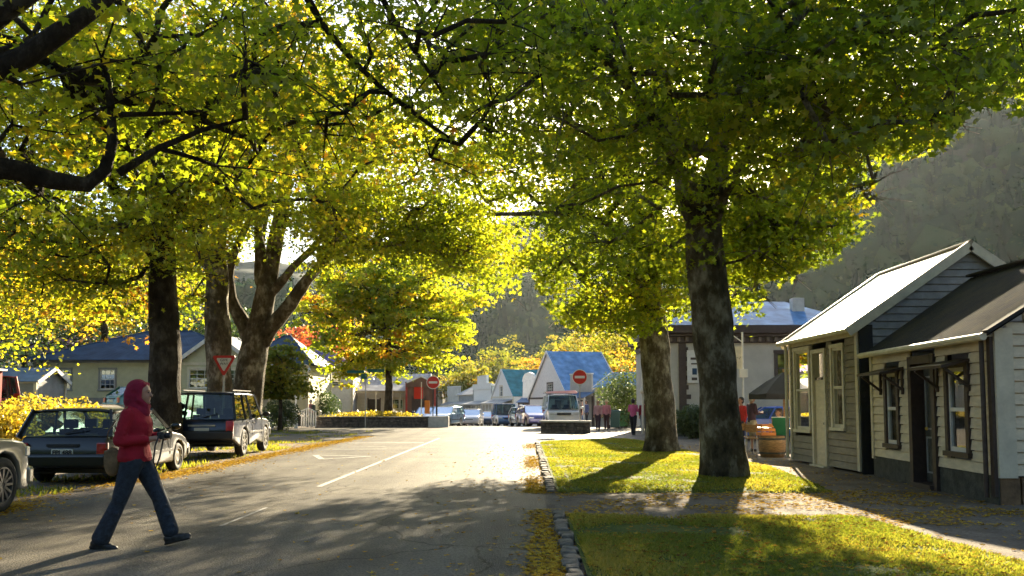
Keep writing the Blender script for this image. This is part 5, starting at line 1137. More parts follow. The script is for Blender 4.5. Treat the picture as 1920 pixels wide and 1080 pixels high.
def walking_woman():
    x, y = -3.83, 8.72; root = empty('person', (x, y, .006), 0, 'woman walking in a crimson hooded fleece and dark jeans, holding a camera strap', 'person')
    # she walks towards +X, slightly away; local X forward
    ang = R(6); F = Vector((1, 0, 0))
    hipz = .86; hL = Vector((.02, .085, hipz)); hR = Vector((.02, -.085, hipz))      # far (left) leg forward, near leg back
    kF = Vector((.22, .09, .50)); aF = Vector((.385, .09, .135)); kB = Vector((-.10, -.09, .47)); aB = Vector((-.27, -.09, .085))
    body = MB()
    cap(body, hL, kF, .085, .055); cap(body, kF, aF, .052, .036); cap(body, hR, kB, .085, .055); cap(body, kB, aB, .052, .036)
    rings(body, [(.01, 0, .80, .09, .12), (.0, 0, .92, .105, .15), (-.01, 0, 1.05, .09, .12), (.0, 0, 1.22, .10, .14), (-.01, 0, 1.34, .08, .13), (-.01, 0, 1.40, .05, .06)])
    sN = Vector((-.01, -.165, 1.34)); sF = Vector((.0, .165, 1.34)); eN = Vector((-.06, -.235, 1.07)); eF = Vector((.01, .22, 1.08)); wN = Vector((.17, -.12, 1.09)); wF = Vector((.20, .08, 1.12))
    for s_, e_, w_ in ((sN, eN, wN), (sF, eF, wF)): cap(body, s_, e_, .042, .034); cap(body, e_, w_, .033, .024)
    hand(body, wN+Vector((.015, .01, .0)), (1, .35, .12), (0, -.6, 1), 1.0, 1.2, 1); hand(body, wF+Vector((.01, -.01, 0)), (1, -.45, .05), (0, .6, 1), 1.0, 1.1, -1)
    hc = Vector((.06, 0, 1.545)); head(body, hc, (1, -.12, 0), 1.02)
    b = remeshed(body, 'body', M['skin'], root, .0085, 2)
    e = MB()
    for k in (-1, 1): e.sph(tuple(hc+Vector((.078, .030*k-.01, .012))), (.007, .010, .006), 8, 6)
    e.build('eyes', M['hair'], b)
    tr = MB()
    cap(tr, hL+Vector((0, 0, .02)), kF, .115, .078, ell=.95); cap(tr, kF, aF+Vector((-.035, 0, .02)), .078, .085, ell=.8); cap(tr, hR+Vector((0, 0, .02)), kB, .115, .078, ell=.95); cap(tr, kB, aB+Vector((-.0, 0, .02)), .076, .095, ell=.8)
    rings(tr, [(.01, 0, .80, .105, .14), (.0, 0, .90, .125, .165), (0, 0, .98, .115, .15)])
    for k in range(3):
        t = .3+.27*k
        cap(tr, kB.lerp(aB, t)+Vector((.06, -.05, .0)), kB.lerp(aB, t)+Vector((-.05, -.06, .03)), .014, .010, 6); cap(tr, kF.lerp(aF, t)+Vector((-.06, -.05, -.02)), kF.lerp(aF, t)+Vector((.05, -.055, .03)), .014, .010, 6)
    remeshed(tr, 'trousers', M['denim'], root, .012, 2)
    jk = MB()
    rings(jk, [(.005, 0, .86, 0.145, 0.189), (.0, 0, .90, 0.157, 0.205), (-.005, 0, 1.02, 0.133, 0.173), (.01, 0, 1.18, 0.151, 0.178), (.01, 0, 1.26, 0.145, 0.184), (-.01, 0, 1.36, 0.116, 0.178), (-.02, 0, 1.42, 0.081, 0.097), (-.02, 0, 1.46, 0.070, 0.076)], 28)
    for s_, e_, w_ in ((sN, eN, wN), (sF, eF, wF)): cap(jk, s_, e_, .066, .054); cap(jk, e_, w_-(w_-e_)*.04, .054, .040)
    for k in range(4): cap(jk, sN.lerp(eN, .35+.18*k)+Vector((.045, -.03, 0)), sN.lerp(eN, .4+.18*k)+Vector((-.045, -.035, .02)), .016, .012, 6)
    for k in range(3): cap(jk, Vector((.09, -.12+.02*k, .95+.08*k)), Vector((-.07, -.15, 1.0+.08*k)), .014, .014, 6)
    remeshed(jk, 'jacket', M['magenta'], root, .011, 2)
    hd = MB()                                             # scarf / hood round the head, open to the face
    for (ox, oz, r_) in ((-.035, .045, .112), (-.055, -.01, .112), (-.06, -.07, .108), (-.035, -.13, .108), (-.01, -.185, .108)):
        hd.sph(tuple(hc+Vector((ox-.018, 0, oz))), (r_, r_*.96, r_*.95), 18, 12)
    for k in (-1, 1): cap(hd, hc+Vector((.005, .070*k, .075)), hc+Vector((-.005, .080*k, -.06)), .028, .030, 8); cap(hd, hc+Vector((-.005, .080*k, -.06)), hc+Vector((.045, .02*k, -.13)), .034, .036, 8)
    cap(hd, hc+Vector((.02, .06, .092)), hc+Vector((.02, -.06, .092)), .030, .030, 8)
    cap(hd, hc+Vector((-.06, -.02, -.10)), hc+Vector((-.13, -.05, -.24)), .06, .05, 10); cap(hd, hc+Vector((-.10, -.04, -.2)), hc+Vector((-.10, -.06, -.34)), .055, .04, 10)
    remeshed(hd, 'hood', mat('scarf_magenta', (.25, .005, .030), .9, .15, 10, bump=.4), root, .010, 2)
    for (a, fx, roll, yy) in ((aF, 1, R(14), .09), (aB, 1, R(-10), -.09)):
        s_ = MB(); rot = Matrix.Rotation(-roll, 3, 'Y')
        c0 = a+Vector((-.03, 0, -.055 if a is aF else -.035))
        for (o_, r_) in (((-.02, 0, 0), .047), ((.05, 0, -.005), .045), ((.11, 0, -.012), .042), ((.165, .0, -.016), .034)):
            p = rot @ Vector(o_); s_.sph(tuple(c0+p), (r_*1.25, r_, r_*.95), 12, 8)
        s_.box(tuple(c0+(rot @ Vector((.065, 0, -.045)))), (.27, .078, .022), rot)
        remeshed(s_, 'shoe', M['shoe'], root, .010, 1)
    # camera held at the chest with its hanging strap; tan shoulder bag behind the hip
    cm = empty('camera_in_hand', (x+.285, y-.03, 1.13), 0, 'small black camera held in both hands before the crimson jacket', 'camera')
    m_ = MB(); m_.box((0, 0, 0), (.07, .12, .075)); m_.build('camera_body', M['trimplastic'], cm, bevel=.012); m_ = MB(); m_.lathe([(.03, 0), (.033, .02), (.033, .06), (.028, .06)], (.03, 0, 0), 14, rot=Matrix.Rotation(R(90), 3, 'Y')); m_.build('lens', M['trimplastic'], cm)
    m_ = MB(); m_.tube([(0, -.06, .02), (-.03, -.09, -.1), (-.04, -.10, -.25), (-.02, -.09, -.33), (.01, -.07, -.22), (0, .05, 0)], .009, 6); m_.build('strap', M['trimplastic'], cm)
    bg_ = empty('shoulder_bag', (x-.19, y-.07, .87), 0, 'tan shoulder bag hanging behind the hip of the woman in crimson', 'bag')
    m_ = MB(); m_.sph((0, 0, 0), (.09, .05, .15), 14, 10); m_.box((0, 0, .05), (.15, .08, .12)); remeshed(m_, 'bag', M['bag'], bg_, .012, 2)
    m_ = MB(); m_.tube([(-.06, -.02, .14), (-.02, -.07, .3), (.10, -.09, .48), (.16, -.06, .55)], .006, 6); m_.build('strap', M['bag'], bg_)
walking_woman()

def person(label, loc, face, h=1.68, top=(.3, .3, .3), legs=(.05, .05, .06), hairc=(.03, .02, .015), stride=.12, arms='down', shorts=False, hat=None, seated=False, group=None, lean=0, pack=None):
    root = empty('person', loc, face, label, 'person', group); s = h/1.68; vox = .022; sit = -.38 if seated else 0
    mt = mat('top', top, .9, .12, 9); ml = mat('legs', legs, .9, .15, 9); mh = mat('hair_'+str(round(hairc[0], 2)), hairc, .7, .2)
    def v(*a): return Vector(a)*s
    hz = .86+sit
    if seated: kn = [v(.4, .1, .50), v(.4, -.1, .50)]; an = [v(.42, .1, .08), v(.36, -.1, .08)]
    else: kn = [v(stride*.6, .09, .48), v(-stride*.3, -.09, .48)]; an = [v(stride, .09, .08), v(-stride, -.09, .09)]
    hp_ = [v(0, .09, hz), v(0, -.09, hz)]; L_ = lean
    sh = [v(L_, .17, hz+.50), v(L_, -.17, hz+.50)]
    if arms == 'down': el = [v(L_-.02, .22, hz+.24), v(L_-.02, -.22, hz+.24)]; wr = [v(L_+.05, .22, hz+.0), v(L_+.06, -.22, hz+.0)]
    elif arms == 'front': el = [v(L_+.03, .23, hz+.25), v(L_+.03, -.23, hz+.25)]; wr = [v(L_+.27, .1, hz+.27), v(L_+.27, -.1, hz+.27)]
    else: el = [v(L_+.10, .25, hz+.33), v(L_+.10, -.25, hz+.33)]; wr = [v(L_+.22, .08, hz+.60), v(L_+.22, -.08, hz+.60)]
    b = MB()
    for i in (0, 1):
        cap(b, hp_[i], kn[i], .08*s, .052*s, 10); cap(b, kn[i], an[i], .05*s, .035*s, 10); cap(b, sh[i], el[i], .042*s, .033*s, 8); cap(b, el[i], wr[i], .032*s, .024*s, 8)
        hand(b, wr[i], (wr[i]-el[i]), (1, 0, .1), s*1.0, .5, 1 if i else -1)
    rings(b, [(0, 0, (hz-.05)*s, .09*s, .13*s), (L_*.4*s, 0, (hz+.18)*s, .085*s, .12*s), (L_*s, 0, (hz+.48)*s, .085*s, .13*s), (L_*s, 0, (hz+.54)*s, .05*s, .06*s)])
    hc = v(L_+.03, 0, hz+.705); head(b, hc, (1, 0, 0), s); bo = remeshed(b, 'body', M['skin'], root, .012, 1)
    t = MB(); rings(t, [(0, 0, (hz-.02)*s, .115*s, .165*s), (L_*.4*s, 0, (hz+.15)*s, .105*s, .15*s), (L_*.9*s, 0, (hz+.38)*s, .115*s, .165*s), (L_*s, 0, (hz+.50)*s, .09*s, .15*s), (L_*s, 0, (hz+.555)*s, .06*s, .07*s)])
    for i in (0, 1): cap(t, sh[i], el[i], .062*s, .05*s, 10); cap(t, el[i], el[i].lerp(wr[i], .85), .05*s, .038*s, 10)
    remeshed(t, 'shirt', mt, root, .02, 2)
    t = MB()
    for i in (0, 1):
        cap(t, hp_[i], kn[i], .105*s, .075*s, 10)
        if not shorts: cap(t, kn[i], an[i]+v(0, 0, .03), .072*s, .060*s, 10)
    rings(t, [(0, 0, (hz-.06)*s, .105*s, .15*s), (0, 0, (hz+.05)*s, .115*s, .16*s)]); remeshed(t, 'trousers', ml, root, .02, 2)
    for i in (0, 1): t = MB(); cap(t, an[i]+v(-.03, 0, -.035), an[i]+v(.13, 0, -.045), .043*s, .036*s, 8, .9); t.build('shoe', M['shoe'], root, smooth=True)
    t = MB(); t.sph(tuple(hc+v(-.03, 0, .04)), (.098*s, .096*s, .09*s), 12, 8); t.sph(tuple(hc+v(-.045, 0, -.02)), (.075*s, .088*s, .09*s), 12, 8); t.build('hair', mh, root, smooth=True)
    if hat: t = MB(); t.lathe([(.001, .10), (.06, .10), (.09, .06), (.10, .0), (.17, -.015), (.17, -.025), (.001, -.02)], tuple(hc+v(-.01, 0, .06)), 18); t.build('hat', mat('hat', hat, .9), root, smooth=True)
    if pack: t = MB(); t.box(tuple(v(L_-.19, 0, hz+.32)), (.16, .28, .42)); t.build('backpack', mat('pack', pack, .8), root, bevel=.05, seg=3)
    return root
x, y, z = gp(583, 53.5); person('person with a dark backpack and pink top walking by the white fence', (x, y, z), R(165), 1.72, (.35, .16, .17), (.03, .028, .03), (.5, .45, .38), .1, pack=(.03, .05, .045))
x, y, z = gp(1187, 40); person('person in a pink top and dark trousers walking left of the leaning maple', (x, y, z), R(60), 1.68, (.48, .10, .25), (.015, .018, .03), (.03, .02, .03), .14, 'front')
x, y, z = gp(1121, 47); person('person in a pale pink shirt, left of the pair near the green bins', (x, y, z), R(250), 1.62, (.50, .27, .28), (.06, .03, .05), (.35, .22, .10), .1)
x, y, z = gp(1137, 47.5); person('person in a straw hat and rose top, right of the pair near the green bins', (x, y, z), R(255), 1.64, (.45, .20, .24), (.09, .05, .05), (.1, .05, .03), .1, hat=(.6, .5, .28))
x, y, z = gp(1207, 42); person('person in a dark red jacket half behind the leaning maple and lamp post', (x, y, z), R(80), 1.66, (.22, .02, .03), (.10, .10, .12), (.1, .06, .04), .1)
# at the cafe
X0 = 7.0
x, y, z = gp(1409, 26.2); person('standing person in a dark maroon shirt and beige shorts beside the cafe table', (x, y, z), R(15), 1.74, (.06, .03, .05), (.38, .32, .22), (.55, .50, .42), .06, 'front', shorts=True)
x, y, z = gp(1464, 25.4); person('person seated beneath the black cafe umbrella in a pale shirt', (x, y, z), R(190), 1.68, (.42, .38, .34), (.05, .05, .06), (.10, .07, .05), 0, 'front', seated=True, lean=.05)
x, y, z = gp(1390, 27.3); person('person in a bright red top standing behind the dark maroon shirted one', (x, y, z), R(200), 1.66, (.50, .03, .03), (.04, .05, .09), (.04, .03, .02), .05)
# ================================================================ street furniture
M['galv'] = mat('galvanised', (.42, .41, .39), .5, .12, 6, metal=.3)
M['sign_red'] = mat('sign_red', (.55, .02, .015), .4, .05); M['sign_white'] = mat('sign_white', (.70, .67, .60), .45, .05); M['sign_green'] = mat('sign_green', (.01, .10, .07), .4, .05)
M['black_pole'] = mat('black_pole', (.02, .02, .022), .5, .2)
# give way
Y = 27.6; c = P(420, 684, Y); gw = empty('give_way_sign', (c.x, Y, G(c.x, Y)), 0, 'triangular red and white give way sign on a pale pole behind the four wheel drive', 'sign')
m_ = MB(); m_.tube([(0, .03, 0), (0, .03, c.z+.2)], .035, 10); m_.build('pole', M['galv'], gw)
def tri(r): return [(r*math.sin(a), c.z+.07-r*math.cos(a)) for a in (0, 2*math.pi/3, 4*math.pi/3)]
def rtri(r, q):
    t = tri(r); out = []
    for i in range(3):
        a, b, d = Vector(t[i-1]), Vector(t[i]), Vector(t[(i+1) % 3]); out += [tuple(b+(a-b).normalized()*q), tuple(b+(d-b).normalized()*q)]
    return out
m_ = MB(); m_.prism(rtri(.46, .06), -.006, .006, 'y'); pb = m_.build('border', M['sign_red'], gw); m_ = MB(); m_.prism(rtri(.30, .04), -.010, -.0065, 'y'); pl_ = m_.build('panel', M['sign_white'], gw)
text_obj('GIVE', .12, M['black_pole'], pl_, (0, -.012, c.z+.15), (R(90), 0, 0)); text_obj('WAY', .12, M['black_pole'], pl_, (0, -.012, c.z+.03), (R(90), 0, 0))
def no_entry(px, py, Y, label, polem, r=.30):
    c = P(px, py, Y); g = G(c.x, Y); e = empty('no_entry_sign', (c.x, Y, g), R(-4), label, 'sign', 'no entry signs')
    rot = Matrix.Rotation(R(90), 3, 'X')
    m_ = MB(); m_.tube([(0, .035, 0), (0, .035, c.z-g+r*.8)], .035, 8); m_.build('pole', M[polem], e)
    m_ = MB(); m_.lathe([(.001, -.004), (r*1.12, -.004), (r*1.12, .004), (.001, .004)], (0, 0, c.z-g), 28, rot=rot); d = m_.build('disc', M['sign_white'], e)
    m_ = MB(); m_.lathe([(.001, 0), (r, 0), (r, .003), (.001, .003)], (0, -.005, c.z-g), 28, rot=rot); m_.build('red_face', M['sign_red'], d)
    m_ = MB(); m_.box((0, -.011, c.z-g), (r*1.45, .005, r*.36)); m_.build('white_bar', M['sign_white'], d); return e
no_entry(812, 717, 54, 'no entry sign on the black post left of the far street', 'black_pole', .38)
no_entry(1087, 707, 42, 'no entry sign on a white post before the blue gabled hall', 'galv', .34)
# street name blades
c = P(686, 697, 51); e = empty('street_name_sign', (c.x, 51, 0), R(-6), 'pair of dark green street name blades on a slim pole in the walled bed', 'sign')
m_ = MB(); m_.tube([(0, 0, -.1), (0, 0, c.z+.3)], .03, 8); m_.build('pole', M['galv'], e)
m_ = MB(); m_.box((-.62, -.03, c.z+.0), (1.05, .02, .16)); m_.build('name_blade', M['sign_green'], e)
m_ = MB(); m_.box((.62, -.03, c.z+.06), (1.05, .02, .18)); m_.build('name_blade', M['sign_green'], e); m_ = MB(); m_.box((-.1, -.035, c.z-.28), (.35, .02, .3)); m_.build('small_plate', M['sign_green'], e)
# lamp posts
c = P(556, 690, 52); e = empty('street_lamp', (c.x, 52, 0), 0, 'white street lamp post with two curled arms beside the white fence', 'street lamp', 'street lamps')
h = c.z; m_ = MB(); m_.tube([(0, 0, -.1), (0, 0, h)], [.07, .04], 10); m_.build('pole', M['white'], e)
for s in (-1, 1): m_ = MB(); m_.tube([(0, 0, h-.05)]+[(s*(.45+.35*math.sin(a)), 0, h+.05+.28*math.cos(a)-.1) for a in np.linspace(-1.2, 1.9, 10)], .022, 6); m_.build('arm', M['white'], e); m_ = MB(); m_.sph((s*.78, 0, h-.12), (.11, .11, .14)); m_.build('lamp', M['white'], e, smooth=True)
c = P(1205, 735, 41); e = empty('street_lamp', (c.x, 41, 0), 0, 'tall pale lamp post half hidden by the leaning maple trunk', 'street lamp', 'street lamps')
m_ = MB(); m_.tube([(0, 0, -.1), (0, 0, 4.2)], [.07, .045], 10); m_.build('pole', M['white'], e)
m_ = MB(); m_.lathe([(.03, 0), (.13, .04), (.15, .2), (.08, .34), (.001, .38)], (-.02, -.12, 1.9), 12); m_.build('lamp', M['sign_white'], e, smooth=True)
c = P(815, 700, 56); e = empty('sign_post', (c.x+.12, 56.3, 0), 0, 'tall black post rising behind the left no entry sign', 'post'); m_ = MB(); m_.tube([(0, 0, -.1), (0, 0, 4.3)], .06, 8); m_.build('pole', M['black_pole'], e); m_ = MB(); m_.lathe([(.05, 0), (.15, .05), (.17, .3), (.02, .42)], (0, 0, 4.2), 10); m_.build('lantern', M['black_pole'], e)
# hanging cafe signs by the big tree
c = P(1393, 700, 30); e = empty('sign_post', (c.x, 30, 0), 0, 'slim white post with a small white box between the thick maple and the umbrella', 'post')
m_ = MB(); m_.tube([(0, 0, -.05), (0, 0, c.z+1.45)], .035, 8); m_.build('pole', M['white'], e); m_ = MB(); m_.box((.0, -.06, c.z+.0), (.30, .10, .30)); m_.build('box', M['sign_white'], e, bevel=.01)
m_ = MB(); m_.box((-.35, -.02, c.z+.55), (.62, .03, .78)); bd = m_.build('board', M['cream_trim'], e); 
m_ = MB()
for k in range(7): m_.tube([(-.58+k*.075, -.04, c.z+.52+.04*math.sin(k*1.7)), (-.53+k*.075, -.04, c.z+.56+.03*math.cos(k*2))], .008, 4)
m_.build('lettering', M['brown_trim'], bd)
m_ = MB(); m_.tube([(0, 0, c.z+1.1), (-.35, 0, c.z+1.35), (-.6, 0, c.z+1.2)], .02, 6); m_.sph((-.6, 0, c.z+1.25), (.14, .10, .10)); m_.build('spotlight', M['white'], e)

gl = 'people strolling far up the street'
for (px_, Y_, c_, rz_, lb_) in ((898, 92, (.05, .05, .06), 80, 'distant person in dark clothes below the lilac stepped shop'), (936, 84, (.4, .38, .35), 260, 'distant person in a pale top before the teal roofed shop'), (1100, 56, (.10, .12, .25), 200, 'person in a blue top below the cream box fronted shop'), (1084, 57, (.12, .05, .05), 90, 'person in a brown top by the right no entry post')):
    x, y, z = gp(px_, Y_); person(lb_, (x, y, z), R(rz_), 1.7, c_, (.04, .04, .05), group=gl)
# stone planter walls
def stone_wall(name, label, a, b, th, h, topm='leaf_yellow', plants=True, cap_=True, seed=1):
    r = np.random.default_rng(seed); a = Vector((*a, 0)); b = Vector((*b, 0)); L = (b-a).length; t = (b-a).normalized(); n = Vector((-t.y, t.x, 0)); rz = math.atan2(t.y, t.x)
    root = empty(name, (a.x, a.y, G(a.x, a.y)), rz, label, 'wall'); m_ = MB(); z = 0; row = 0
    while z < h-.02:
        hh = min(r.uniform(.15, .2), h-z); x = 0
        while x < L-.02:
            w_ = min(r.uniform(.25, .6), L-x)
            m_.box((x+w_/2, r.uniform(-.02, .02), z+hh/2-.02), (w_*.96, .34, hh*.93)); x += w_
        z += hh; row += 1
    m_.build('stonework', M['stone'], root, bevel=.02, seg=1)
    if cap_: m_ = MB(); m_.box((L/2, 0, h+.0), (L+.1, .44, .09)); m_.build('coping', M['kerb'] if seed == 1 else M['chimney'], root, bevel=.015)
    m_ = MB(); m_.b2((0, -.12, -.1), (L, .12, h-.03)); m_.build('core', M['dark'], root); return root
pa, pb_ = P(592, 757, 52.6), P(802, 757, 52.6)
stone_wall('planter_wall', 'long low stone wall round the bed under the broad yellow green tree', (pa.x, 52.6), (pb_.x, 52.9), .4, .62, seed=1)
m_ = MB(); bx = empty('concrete_block', (pb_.x+.65, 53.0, 0), 0, 'pale concrete block at the right end of the long planter wall', 'block'); m_.box((0, 0, .33), (1.25, .5, .7)); m_.build('block', M['chimney'], bx, bevel=.03)
bush('bed_planting', 'low yellow green planting filling the bed behind the long planter wall', 'planting', (pa.x+pb_.x)/2, 54.0, 3.4, .9, .95, 'leaf_yellow', (.25, .2), 6000, .12, 141, z0=.0)
a_, b_ = P(1016, 757, 42.5), P(1106, 757, 41.5); stone_wall('planter_wall', 'short low stone wall below the white van and no entry sign', (a_.x, 42.8), (b_.x, 41.8), .4, .58, seed=2)
# white picket fence
def fence(label, x0, x1, Yf, h, group=None):
    a = P(x0, 757, Yf); b = P(x1, 757, Yf); L = b.x-a.x; root = empty('picket_fence', (a.x, Yf, G(a.x+.5, Yf)), 0, label, 'fence'); n = int(L/1.05)
    for i in range(n+1): m_ = MB(); x = L*i/n; m_.box((x, 0, h/2), (.17, .17, h)); m_.box((x, 0, h+.03), (.25, .25, .06)); m_.prism([(x-.08, h+.06), (x, h+.15), (x+.08, h+.06)], -.08, .08, 'y'); m_.build('post', M['white'], root)
    m_ = MB(); k = 0.12
    while k < L: m_.box((k, -.02, h*.46), (.085, .025, h*.82)); k += .125
    m_.build('picket', M['white'], root); m_ = MB(); m_.box((L/2, .02, h*.2), (L, .04, .09)); m_.box((L/2, .02, h*.75), (L, .04, .09)); split_build(m_, 'rail', M['white'], root)
fence('white picket fence left of the lamp post, running towards the four wheel drive', 470, 556, 50.5, 1.0)
fence('white picket fence behind the long planter wall and the walking backpacker', 600, 705, 58, .95)
m_ = MB(); ge = empty('garden_gate', (P(566, 757, 51.5).x, 51.5, 0), 0, 'white garden gate with a curved top rail next to the lamp post', 'gate')
for k in range(7): m_.box((k*.14, 0, .5+.03*k*(6-k)/3), (.07, .03, .9+.06*k*(6-k)/3))
m_.build('picket', M['white'], ge); m_ = MB(); m_.tube([(-.05, -.03, 1.0), (.4, -.03, 1.2), (.9, -.03, .95)], .03, 6); m_.build('rail', M['white'], ge)
# bins / green things right
for k, (px, Y, col, lab) in enumerate([(1152, 50, (.01, .05, .06), 'dark teal wheeled bin right of the straw hat person'), (1167, 52, (.01, .10, .035), 'green wheeled bin beside the dark teal one')]):
    x, y, z = gp(px, Y); e = empty('wheeled_bin', (x, y, z), R(10*k), lab, 'bin', 'bins by the lane'); mm = mat('bin_%d' % k, col, .5, .1)
    m_ = MB(); m_.add([(-.24, -.26, .08), (.24, -.26, .08), (.24, .26, .08), (-.24, .26, .08), (-.31, -.33, .98), (.31, -.33, .98), (.31, .33, .98), (-.31, .33, .98)], [(0, 3, 2, 1), (4, 5, 6, 7), (0, 1, 5, 4), (1, 2, 6, 5), (2, 3, 7, 6), (3, 0, 4, 7)]); m_.build('bin_body', mm, e, bevel=.03)
    m_ = MB(); m_.prism([(-.36, .99), (-.3, 1.07), (.3, 1.09), (.37, .99)], -.33, .33, 'x'); m_.build('lid', mm, e, bevel=.02)
    for s in (-1, 1): m_ = MB(); m_.lathe([(.001, -.03), (.12, -.03), (.12, .03), (.001, .03)], (s*.27, .25, .12), 14, rot=Matrix.Rotation(R(90), 3, 'Y')); m_.build('wheel', M['rubber'], e)
# clipped hedge
x, y, z = gp(1296, 35.5); bush('hedge', 'clipped dark green hedge block between the two lawn maples', 'hedge', x+.1, y, .85, .6, 1.3, 'leaf_dark', (.8, .2), 9000, .075, 151, z0=0)
# banner post red/orange by the red shop
x, y, z = gp(790, 58); e = empty('banner', (x, y, z), 0, 'red and orange upright banner board on a corner of the red brown shop', 'banner'); m_ = MB(); m_.tube([(0, 0, 0), (0, 0, 3.0)], .03, 6); m_.build('pole', M['white'], e)
m_ = MB(); m_.box((-.2, 0, 2.25), (.6, .04, .8)); m_.build('red_banner', M['sign_red'], e); m_ = MB(); m_.box((.4, 0, 1.3), (.35, .04, .9)); m_.build('orange_banner', M['orange'], e)

# cafe umbrella, tables, chairs, sandwich board and barrel beside the grey cottage
M['canvas'] = mat('canvas_black', (.03, .03, .035), .9, .2); M['wood'] = mat('wood_warm', (.30, .17, .06), .7, .3, 8, stretch=(1, 1, 6)); M['green_board'] = mat('green_board', (.01, .12, .05), .5, .1)
cx, cy_, cz = gp(1470, 25.6)
e = empty('cafe_umbrella', (cx, cy_, 0), 0, 'black cafe umbrella open over the outdoor tables', 'umbrella'); zt = P(1470, 697, 25.6).z; ze = P(1415, 738, 25.6).z; rr_ = 1.05
m_ = MB(); n = 8; vv = [(0, 0, zt)]
for ring, (rad, zz) in enumerate(((.5, .45), (1.0, 1.0))):
    for k in range(n*2):
        a = math.pi*k/n; s_ = 1 if k % 2 == 0 else .94; vv.append((rr_*rad*math.cos(a)*s_, rr_*rad*math.sin(a)*s_, zt-(zt-ze)*zz-(.03 if k % 2 else 0)))
for k in range(n*2): a = math.pi*k/n; s_ = 1 if k % 2 == 0 else .95; vv.append((rr_*math.cos(a)*s_, rr_*math.sin(a)*s_, ze-.17))
ff = [(0, 1+k, 1+(k+1) % 16) for k in range(16)]
for q_ in (0, 16): ff += [(1+q_+k, 17+q_+k, 17+q_+(k+1) % 16, 1+q_+(k+1) % 16) for k in range(16)]
m_.add(vv, ff); cn = m_.build('canopy', M['canvas'], e); so_ = cn.modifiers.new('s', 'SOLIDIFY'); so_.thickness = .012
m_ = MB(); m_.tube([(0, 0, 0), (0, 0, zt+.08)], .03, 8); m_.build('pole', M['wood'], e); m_ = MB(); m_.lathe([(.28, 0), (.28, .05), (.05, .12), (.04, .25)], (0, 0, 0), 16); m_.build('base', M['plinth'], e)
for k in range(8): a = 2*math.pi*k/8; m_ = MB(); m_.tube([(0, 0, zt-.08), (rr_*.97*math.cos(a), rr_*.97*math.sin(a), ze-.02)], .012, 4); m_.build('rib', M['galv'], e)
def cafe_table(x, y, lab):
    e = empty('cafe_table', (x, y, 0), 0, lab, 'table', 'cafe tables'); m_ = MB(); m_.lathe([(.001, .72), (.38, .72), (.38, .75), (.001, .75)], (0, 0, 0), 20); m_.build('table_top', M['sign_white'], e); m_ = MB(); m_.tube([(0, 0, .04), (0, 0, .72)], .03, 8); m_.build('leg', M['galv'], e); m_ = MB(); m_.lathe([(.25, 0), (.25, .03), (.03, .06)], (0, 0, 0), 14); m_.build('base', M['galv'], e)
cafe_table(cx-.62, cy_-.1, 'round white cafe table nearer the standing person'); cafe_table(cx+.25, cy_-.9, 'round white cafe table against the corner of the grey cottage')
def chair_(x, y, rz, lab, m1):
    e = empty('cafe_chair', (x, y, 0), rz, lab, 'chair', 'cafe chairs'); m_ = MB(); m_.box((0, 0, .45), (.42, .42, .03)); m_.build('seat', m1, e, bevel=.01)
    for a in (-1, 1):
        for b in (-1, 1): m_ = MB(); m_.tube([(a*.19, b*.19, 0), (a*.17, b*.17, .45 if b < 0 else .85)], .014, 6); m_.build('leg', M['galv'], e)
    m_ = MB(); m_.box((0, .175, .74), (.38, .025, .22)); m_.build('backrest', m1, e, bevel=.01)
chair_(cx-.95, cy_+.45, R(40), 'wooden cafe chair behind the nearer cafe table', M['wood']); chair_(cx-.1, cy_+.5, R(-10), 'wooden cafe chair under the person sitting beneath the umbrella', M['wood']); chair_(cx-1.1, cy_-.75, R(130), 'wooden cafe chair pulled out towards the lawn', M['wood'])
bx_, by_, _ = gp(1446, 23.3); e = empty('barrel', (bx_, by_, 0), 0, 'brown wooden half barrel in front of the cafe tables', 'barrel')
m_ = MB(); m_.lathe([(.30, 0), (.35, .2), (.36, .38), (.33, .58), (.30, .58), (.30, .5)], (0, 0, 0), 22); m_.build('staves', M['wood'], e, smooth=True)
for z_ in (.1, .48): m_ = MB(); m_.lathe([(.335 if z_ < .2 else .352, z_), (.345 if z_ < .2 else .35, z_+.05), (.30, z_+.05), (.30, z_)], (0, 0, 0), 22); m_.build('hoop', M['plinth'], e)
bx_, by_, _ = gp(1459, 23.2); e = empty('sandwich_board', (bx_+.05, by_, .60), R(-12), 'small dark green folding board standing on the half barrel by the grey cottage', 'sign')
for s, mm in ((-1, 'green_board'), (1, 'wood')): m_ = MB(); m_.box((0, 0, 0), (.44, .02, .50), None); o_ = m_.build('panel', M[mm], e, bevel=.01); o_.location = (0, s*.09, .235); o_.rotation_euler = (R(-14)*s, 0, 0)
m_ = MB(); m_.box((0, 0, .485), (.46, .07, .02)); m_.build('hinge_bar', M['sign_white'], e)
bx_, by_, _ = gp(1436, 23.8); e = empty('crate', (bx_, by_, .58), R(8), 'small orange brown crate standing on the half barrel', 'crate'); e.location = (gp(1446, 23.3)[0]-.16, 23.3, .585)
m_ = MB()
for z_ in (.05, .16, .27):
    for s in (-1, 1): m_.box((s*.2, 0, z_), (.02, .34, .08)); m_.box((0, s*.17, z_), (.38, .02, .08))
m_.build('slat', M['orange'], e); m_ = MB()
for a in (-1, 1):
    for b in (-1, 1): m_.box((a*.185, b*.155, .16), (.03, .03, .33))
m_.build('corner_post', M['wood'], e); m_ = MB(); m_.box((0, 0, .015), (.36, .32, .02)); m_.build('base', M['wood'], e)

